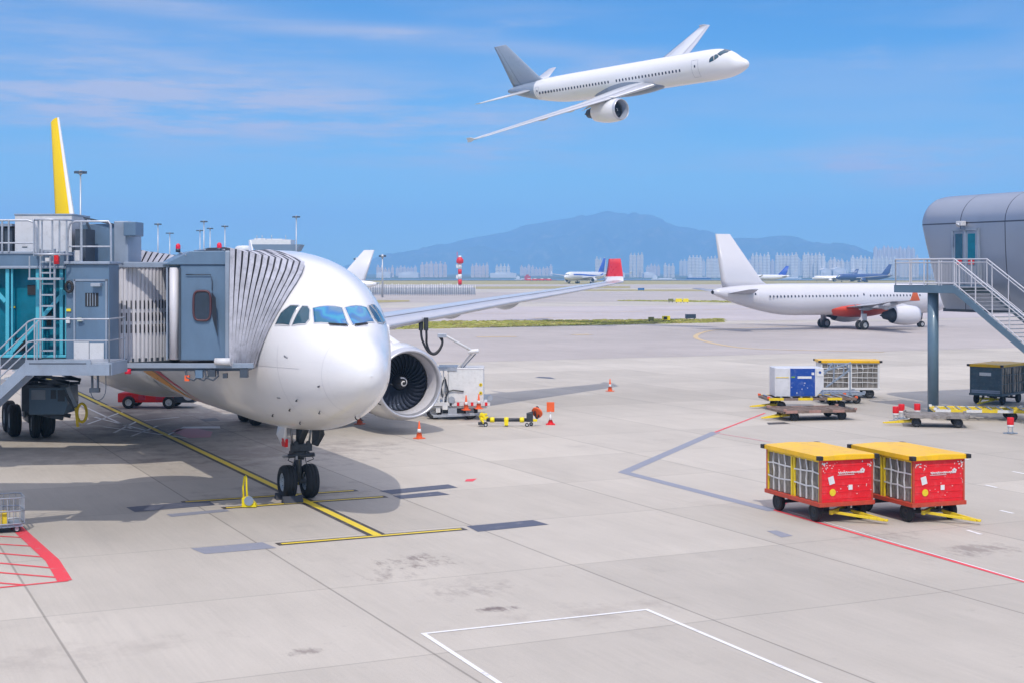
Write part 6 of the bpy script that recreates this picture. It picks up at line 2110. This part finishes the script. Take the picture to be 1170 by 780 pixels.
# pale terminal block whose roof deck shows above the hull
Yq = 560
t = thing('terminal_block', 'white roof unit on a blue-grey block showing above the airliner', 'building', Vector((PX(312, Yq), Yq + 6, 0)))
def bxq(mb, a, b_, r0, r1, mt, d0=-6, d1=6):
    mb.bx(PX(a, Yq) - PX(312, Yq), PX(b_, Yq) - PX(312, Yq), d0, d1, max(0, PZ(r0, Yq)), PZ(r1, Yq), mt)
m = MB(); X = lambda p: PX(p, Yq) - PX(312, Yq)
m.prism([(X(292), -6, PZ(287, Yq)), (X(339), -6, PZ(287, Yq)), (X(343), -6, PZ(279.5, Yq)), (X(287), -6, PZ(279.5, Yq))], (0, 12, 0), M('block_blue_grey', (.16, .22, .30), .6, 0, .1, .1)); bxq(m, 294, 337, 340, 287, BGREY2); m.build('wall', t)
m = MB(); bxq(m, 287, 332, 279.5, 274, WPAINT, -5.9, 5); bxq(m, 290, 302, 274, 272.5, WPAINT, -5, 4); bxq(m, 305, 322, 274, 273, WPAINT, -5, 4); m.build('roof_unit', t)
m = MB()
for a in (293, 299, 310, 326): m.cyl((X(a), -5, PZ(274, Yq)), (X(a), -5, PZ(269, Yq)), .12, MASTM)
m.build('aerial', t)
t = thing('radar_dome', 'low white dome just left of the white roof unit', 'dome', Vector((PX(279, Yq), Yq, 0)))
m = MB(); m.cyl((0, 0, 0), (0, 0, PZ(286, Yq)), 2.8, BGREY2, n=24); m.rev([(PZ(286, Yq), 3.4), (PZ(283, Yq), 3.5), (PZ(281.3, Yq), 2.6), (PZ(280.7, Yq), .02)], WPAINT, axis='Z', n=28); m.build('dome_shell', t)

# taxiway guidance boxes
def gbox(label, px, py, w, h, mat, group='taxiway guidance boxes on the grass', face=None):
    t = thing('guidance_box', label, 'guidance box', G(px, py), R_(8), group)
    m = MB(); m.box((0, 0, .22 + h / 2), (w, .35, h), mat); m.build('case', t, bevel=.03)
    m = MB()
    for x in (-w * .35, w * .35): m.bx(x - .06, x + .06, -.06, .06, 0, .24, DSTEEL)
    m.build('leg', t)
    if face:
        m = MB(); m.bx(-w * .35, w * .1, -.185, -.175, .32, .12 + h, face); m.build('sign_face', t)
OLIVE = M('olive_box', (.20, .20, .06), .6)
gbox('bright yellow guidance box on the long grass strip', 761, 367.8, 1.15, .62, YELC, face=BLK)
gbox('small olive guidance box left of the yellow one on the strip', 744, 367.6, .8, .45, OLIVE)
gbox('long black guidance box at the right end of the grass strip', 789, 365.6, 1.6, .62, M('navy_box', (.03, .05, .09), .5))
gbox('left yellow guidance box on the far grass wedge', 775.5, 346.5, 1.5, .8, YELC)
gbox('right yellow guidance box on the far grass wedge', 783.5, 346.5, 1.3, .8, YELC)
gbox('olive guidance box left of the pair on the far grass wedge', 766.5, 346, 1.2, .7, OLIVE)
gbox('blue guidance box far out near the runway', 732.5, 332.5, 2.6, .9, M('blue_box', (.04, .16, .4), .5))

# ------------------------------------------------------------------ far shore: towers, port, ships
TOW = []
for i, c in enumerate(((.74, .70, .66), (.74, .62, .60), (.80, .78, .74))):
    m = M('tower_wall_%s' % ('cream', 'pink', 'white')[i], c, .8, 0, .06, .02)
    nt = m.node_tree; N, L = nt.nodes, nt.links; b = N['Principled BSDF']
    src = b.inputs['Base Color'].links[0].from_socket
    t_ = N.new('ShaderNodeTexCoord'); s = N.new('ShaderNodeSeparateXYZ'); L.new(t_.outputs['Object'], s.inputs[0])
    a = N.new('ShaderNodeMath'); a.operation = 'PINGPONG'; a.inputs[1].default_value = 1.5; L.new(s.outputs[2], a.inputs[0])
    c_ = N.new('ShaderNodeMath'); c_.operation = 'LESS_THAN'; c_.inputs[1].default_value = .6; L.new(a.outputs[0], c_.inputs[0])
    k = N.new('ShaderNodeMix'); k.data_type = 'RGBA'; k.inputs[7].default_value = (.42, .43, .46, 1)
    L.new(c_.outputs[0], k.inputs[0]); L.new(src, k.inputs[6]); L.new(k.outputs[2], b.inputs['Base Color'])
    TOW.append(m)
def tower(label, group, px, top, wpx, Y, k):
    Y = Y * .62; w = wpx / 1650 * Y; h = PZ(top, Y) + 3
    o = MB()
    a = w * .5; b_ = w * .22
    o.prism([(-b_, -a, 0), (b_, -a, 0), (b_, -b_, 0), (a, -b_, 0), (a, b_, 0), (b_, b_, 0), (b_, a, 0), (-b_, a, 0), (-b_, b_, 0), (-a, b_, 0), (-a, -b_, 0), (-b_, -b_, 0)], (0, 0, h), TOW[k])
    o.bx(-b_ * .8, b_ * .8, -b_ * .8, b_ * .8, h, h + 5, TOW[k])
    t = o.build('apartment_tower', fix=False)
    t.location = (PX(px, Y), Y, -3)
    tag(t, label, 'apartment tower', group)
rt = random.Random(21)
ORD = ['first', 'second', 'third', 'fourth', 'fifth', 'sixth', 'seventh', 'eighth', 'ninth', 'tenth', 'eleventh', 'twelfth', 'thirteenth']
CL = [(430, 451, 304, 312, 4, 'pink hazy towers just right of the white tail', 1, 5100), (480, 515, 301, 303, 5, 'pink hazy tower row left of the striped tower', 1, 5000), (538, 558, 303, 305, 4, 'pink hazy towers right of the striped tower', 1, 4900), (566, 586, 304, 306, 4, 'low pale blocks above the wing middle', 2, 4900),
      (680, 693, 296, 298, 4, 'hazy towers behind the blue tail', 0, 4900), (719, 735, 291, 292, 4, 'tall hazy towers just right of the red winglet', 0, 5000), (758, 772, 303, 305, 4, 'low hazy blocks between winglet and white fin', 0, 4800), (786, 803, 294, 295, 4, 'tall pale towers left of the white fin', 2, 4700), (807, 826, 295, 297, 4, 'pale towers touching the left side of the white fin', 2, 4750),
      (858, 882, 291, 294, 4.2, 'tall white towers right of the white fin', 2, 4600), (886, 912, 291, 294, 4.2, 'second run of tall white towers right of the fin', 2, 4600), (917, 943, 291, 293, 4.2, 'pale tower group above the jet windows', 2, 4700), (947, 966, 296, 300, 4, 'lower pale towers before the navy tails', 0, 4700), (972, 1026, 294, 297, 4.6, 'pale tower row left of the stair landing', 2, 4700), (998, 1049, 283, 286, 4.6, 'tall faint towers behind the stair landing', 1, 6600), (1066, 1076, 296, 300, 4, 'faint tower pair beside the pier', 0, 4900),
    (776, 820, 298, 301, 4.2, 'faint row behind the white fin', 0, 6500), (846, 890, 297, 300, 4.2, 'faint row just right of the white fin', 1, 6500), (893, 938, 296, 300, 4.2, 'faint row above the middle of the jet', 0, 6500), (940, 985, 298, 301, 4.2, 'faint row above the jet wing', 0, 6500), (1028, 1050, 294, 298, 4.2, 'faint row left of the pier wall', 0, 5200), (452, 478, 305, 308, 4, 'faint row right of the hazy pink ones', 1, 6500), (594, 634, 304, 308, 4, 'faint row above the big wing', 1, 6500), (738, 757, 303, 306, 4, 'faint row between red winglet and white fin', 1, 6500)]
for a, b_, t0, t1, w, desc, k, Y in CL:
    x = a + w / 2; nn_ = 0
    while x <= b_ - w / 2 + .5:
        nn_ += 1; tower(ORD[nn_ - 1] + ' from left in the ' + desc + (' of towers' if desc.startswith('faint row') and len(desc.split()) < 10 else ''), desc, x, rt.uniform(t0, t1), w * rt.uniform(.85, 1.0), Y + rt.uniform(-60, 60), k)
        x += w * rt.uniform(.98, 1.10)
def lowblock(label, px0, px1, top, Y, mat, name='port_shed', cat='shed', group='low sheds on the far shore'):
    o = MB(); w = (px1 - px0) / 1650 * Y; h = PZ(top, Y) + 3
    o.prism([(-w / 2, 0, 0), (w / 2, 0, 0), (w / 2, 0, h * .8), (0, 0, h), (-w / 2, 0, h * .8)], (0, 40, 0), mat)
    o.bx(-w * .3, w * .1, -4, 0, 0, h * .55, mat)
    t = o.build(name, fix=False); t.location = (PX((px0 + px1) / 2, Y), Y, -3); tag(t, label, cat, group)
for (a, b_, tp, lab) in ((700, 714, 310.5, 'long pale shed right of the red winglet'), (736, 748, 311, 'low shed between winglet and white fin'), (846, 857, 308.5, 'white shed just right of the fin'), (893, 912, 309.5, 'wide white shed above the jet windows'), (938, 950, 306.5, 'bright shed below the middle towers'), (952, 967, 305.5, 'bright shed left of the navy tail'), (975, 990, 309, 'pale shed between the navy tails'), (430, 446, 311, 'low shed right of the white tail'), (455, 478, 310.5, 'long faint shed left of the striped tower'), (560, 590, 311, 'faint shed above the middle of the wing')):
    lowblock(lab, a, b_, tp, 2880, WBOX)
def ship(label, px, Y, L_, hull, deck):
    t = thing('ship', label, 'ship', Vector((PX(px, Y), Y, -5)), R_(4), 'ships on the strait')
    m = MB()
    hb = L_ * .06
    m.loft([[Vector((x, -b2 / 2 * f, z)) for x, b2 in ((-L_ / 2, hb * 1.6), (-L_ * .3, hb * 2), (L_ * .3, hb * 2), (L_ / 2, .3))] + [Vector((x, b2 / 2 * f, z)) for x, b2 in ((L_ / 2, .3), (L_ * .3, hb * 2), (-L_ * .3, hb * 2), (-L_ / 2, hb * 1.6))] for f, z in ((.8, 0), (1, L_ * .05), (1, L_ * .065))], hull, True, False, True)
    m.build('hull', t)
    m = MB(); m.bx(-L_ * .42, -L_ * .25, -hb * .6, hb * .6, L_ * .065, L_ * .17, deck); m.bx(-L_ * .38, -L_ * .30, -hb * .5, hb * .5, L_ * .17, L_ * .21, deck)
    m.bx(-L_ * .2, L_ * .35, -hb * .6, hb * .6, L_ * .065, L_ * .09, deck); m.build('superstructure', t)
REDH = M('ship_hull_red', (.60, .05, .05), .5)
ship('red-hulled ship on the strait above the wing', 616, 1900, 46, REDH, REDH)
ship('small white ship just left of the red-hulled one', 600, 2300, 34, WPAINT, WPAINT)
ship('white ship between the winglet and the white fin', 758, 2300, 40, WPAINT, WPAINT)
ship('dark ship near the shore left of the fin', 798, 2700, 46, NAVY, WPAINT)
ship('white ferry above the jet windows', 902, 2700, 46, WPAINT, WPAINT)
ship('pale ship right of the white fin', 862, 2500, 38, BGREY2, WPAINT)
# low red and white barriers on the far runway edge
for px in (604, 611, 619, 627):
    o = MB(); o.box((0, 0, 1.1), (4.4, 1.2, 1.0), REDP); o.bx(-1.9, -1.5, -.4, .4, 0, .62, DSTEEL); o.bx(1.5, 1.9, -.4, .4, 0, .62, DSTEEL); o.bx(-1, 1.4, -.5, .5, 1.6, 2.3, WPAINT)
    t = o.build('airfield_truck'); t.location = (PX(px, 1240), 1240, .02)
    tag(t, {604: 'leftmost', 611: 'second from left', 619: 'third from left', 627: 'rightmost'}[px] + ' tiny red vehicle on the far runway edge above the wing', 'truck', 'red vehicles on the far runway edge')
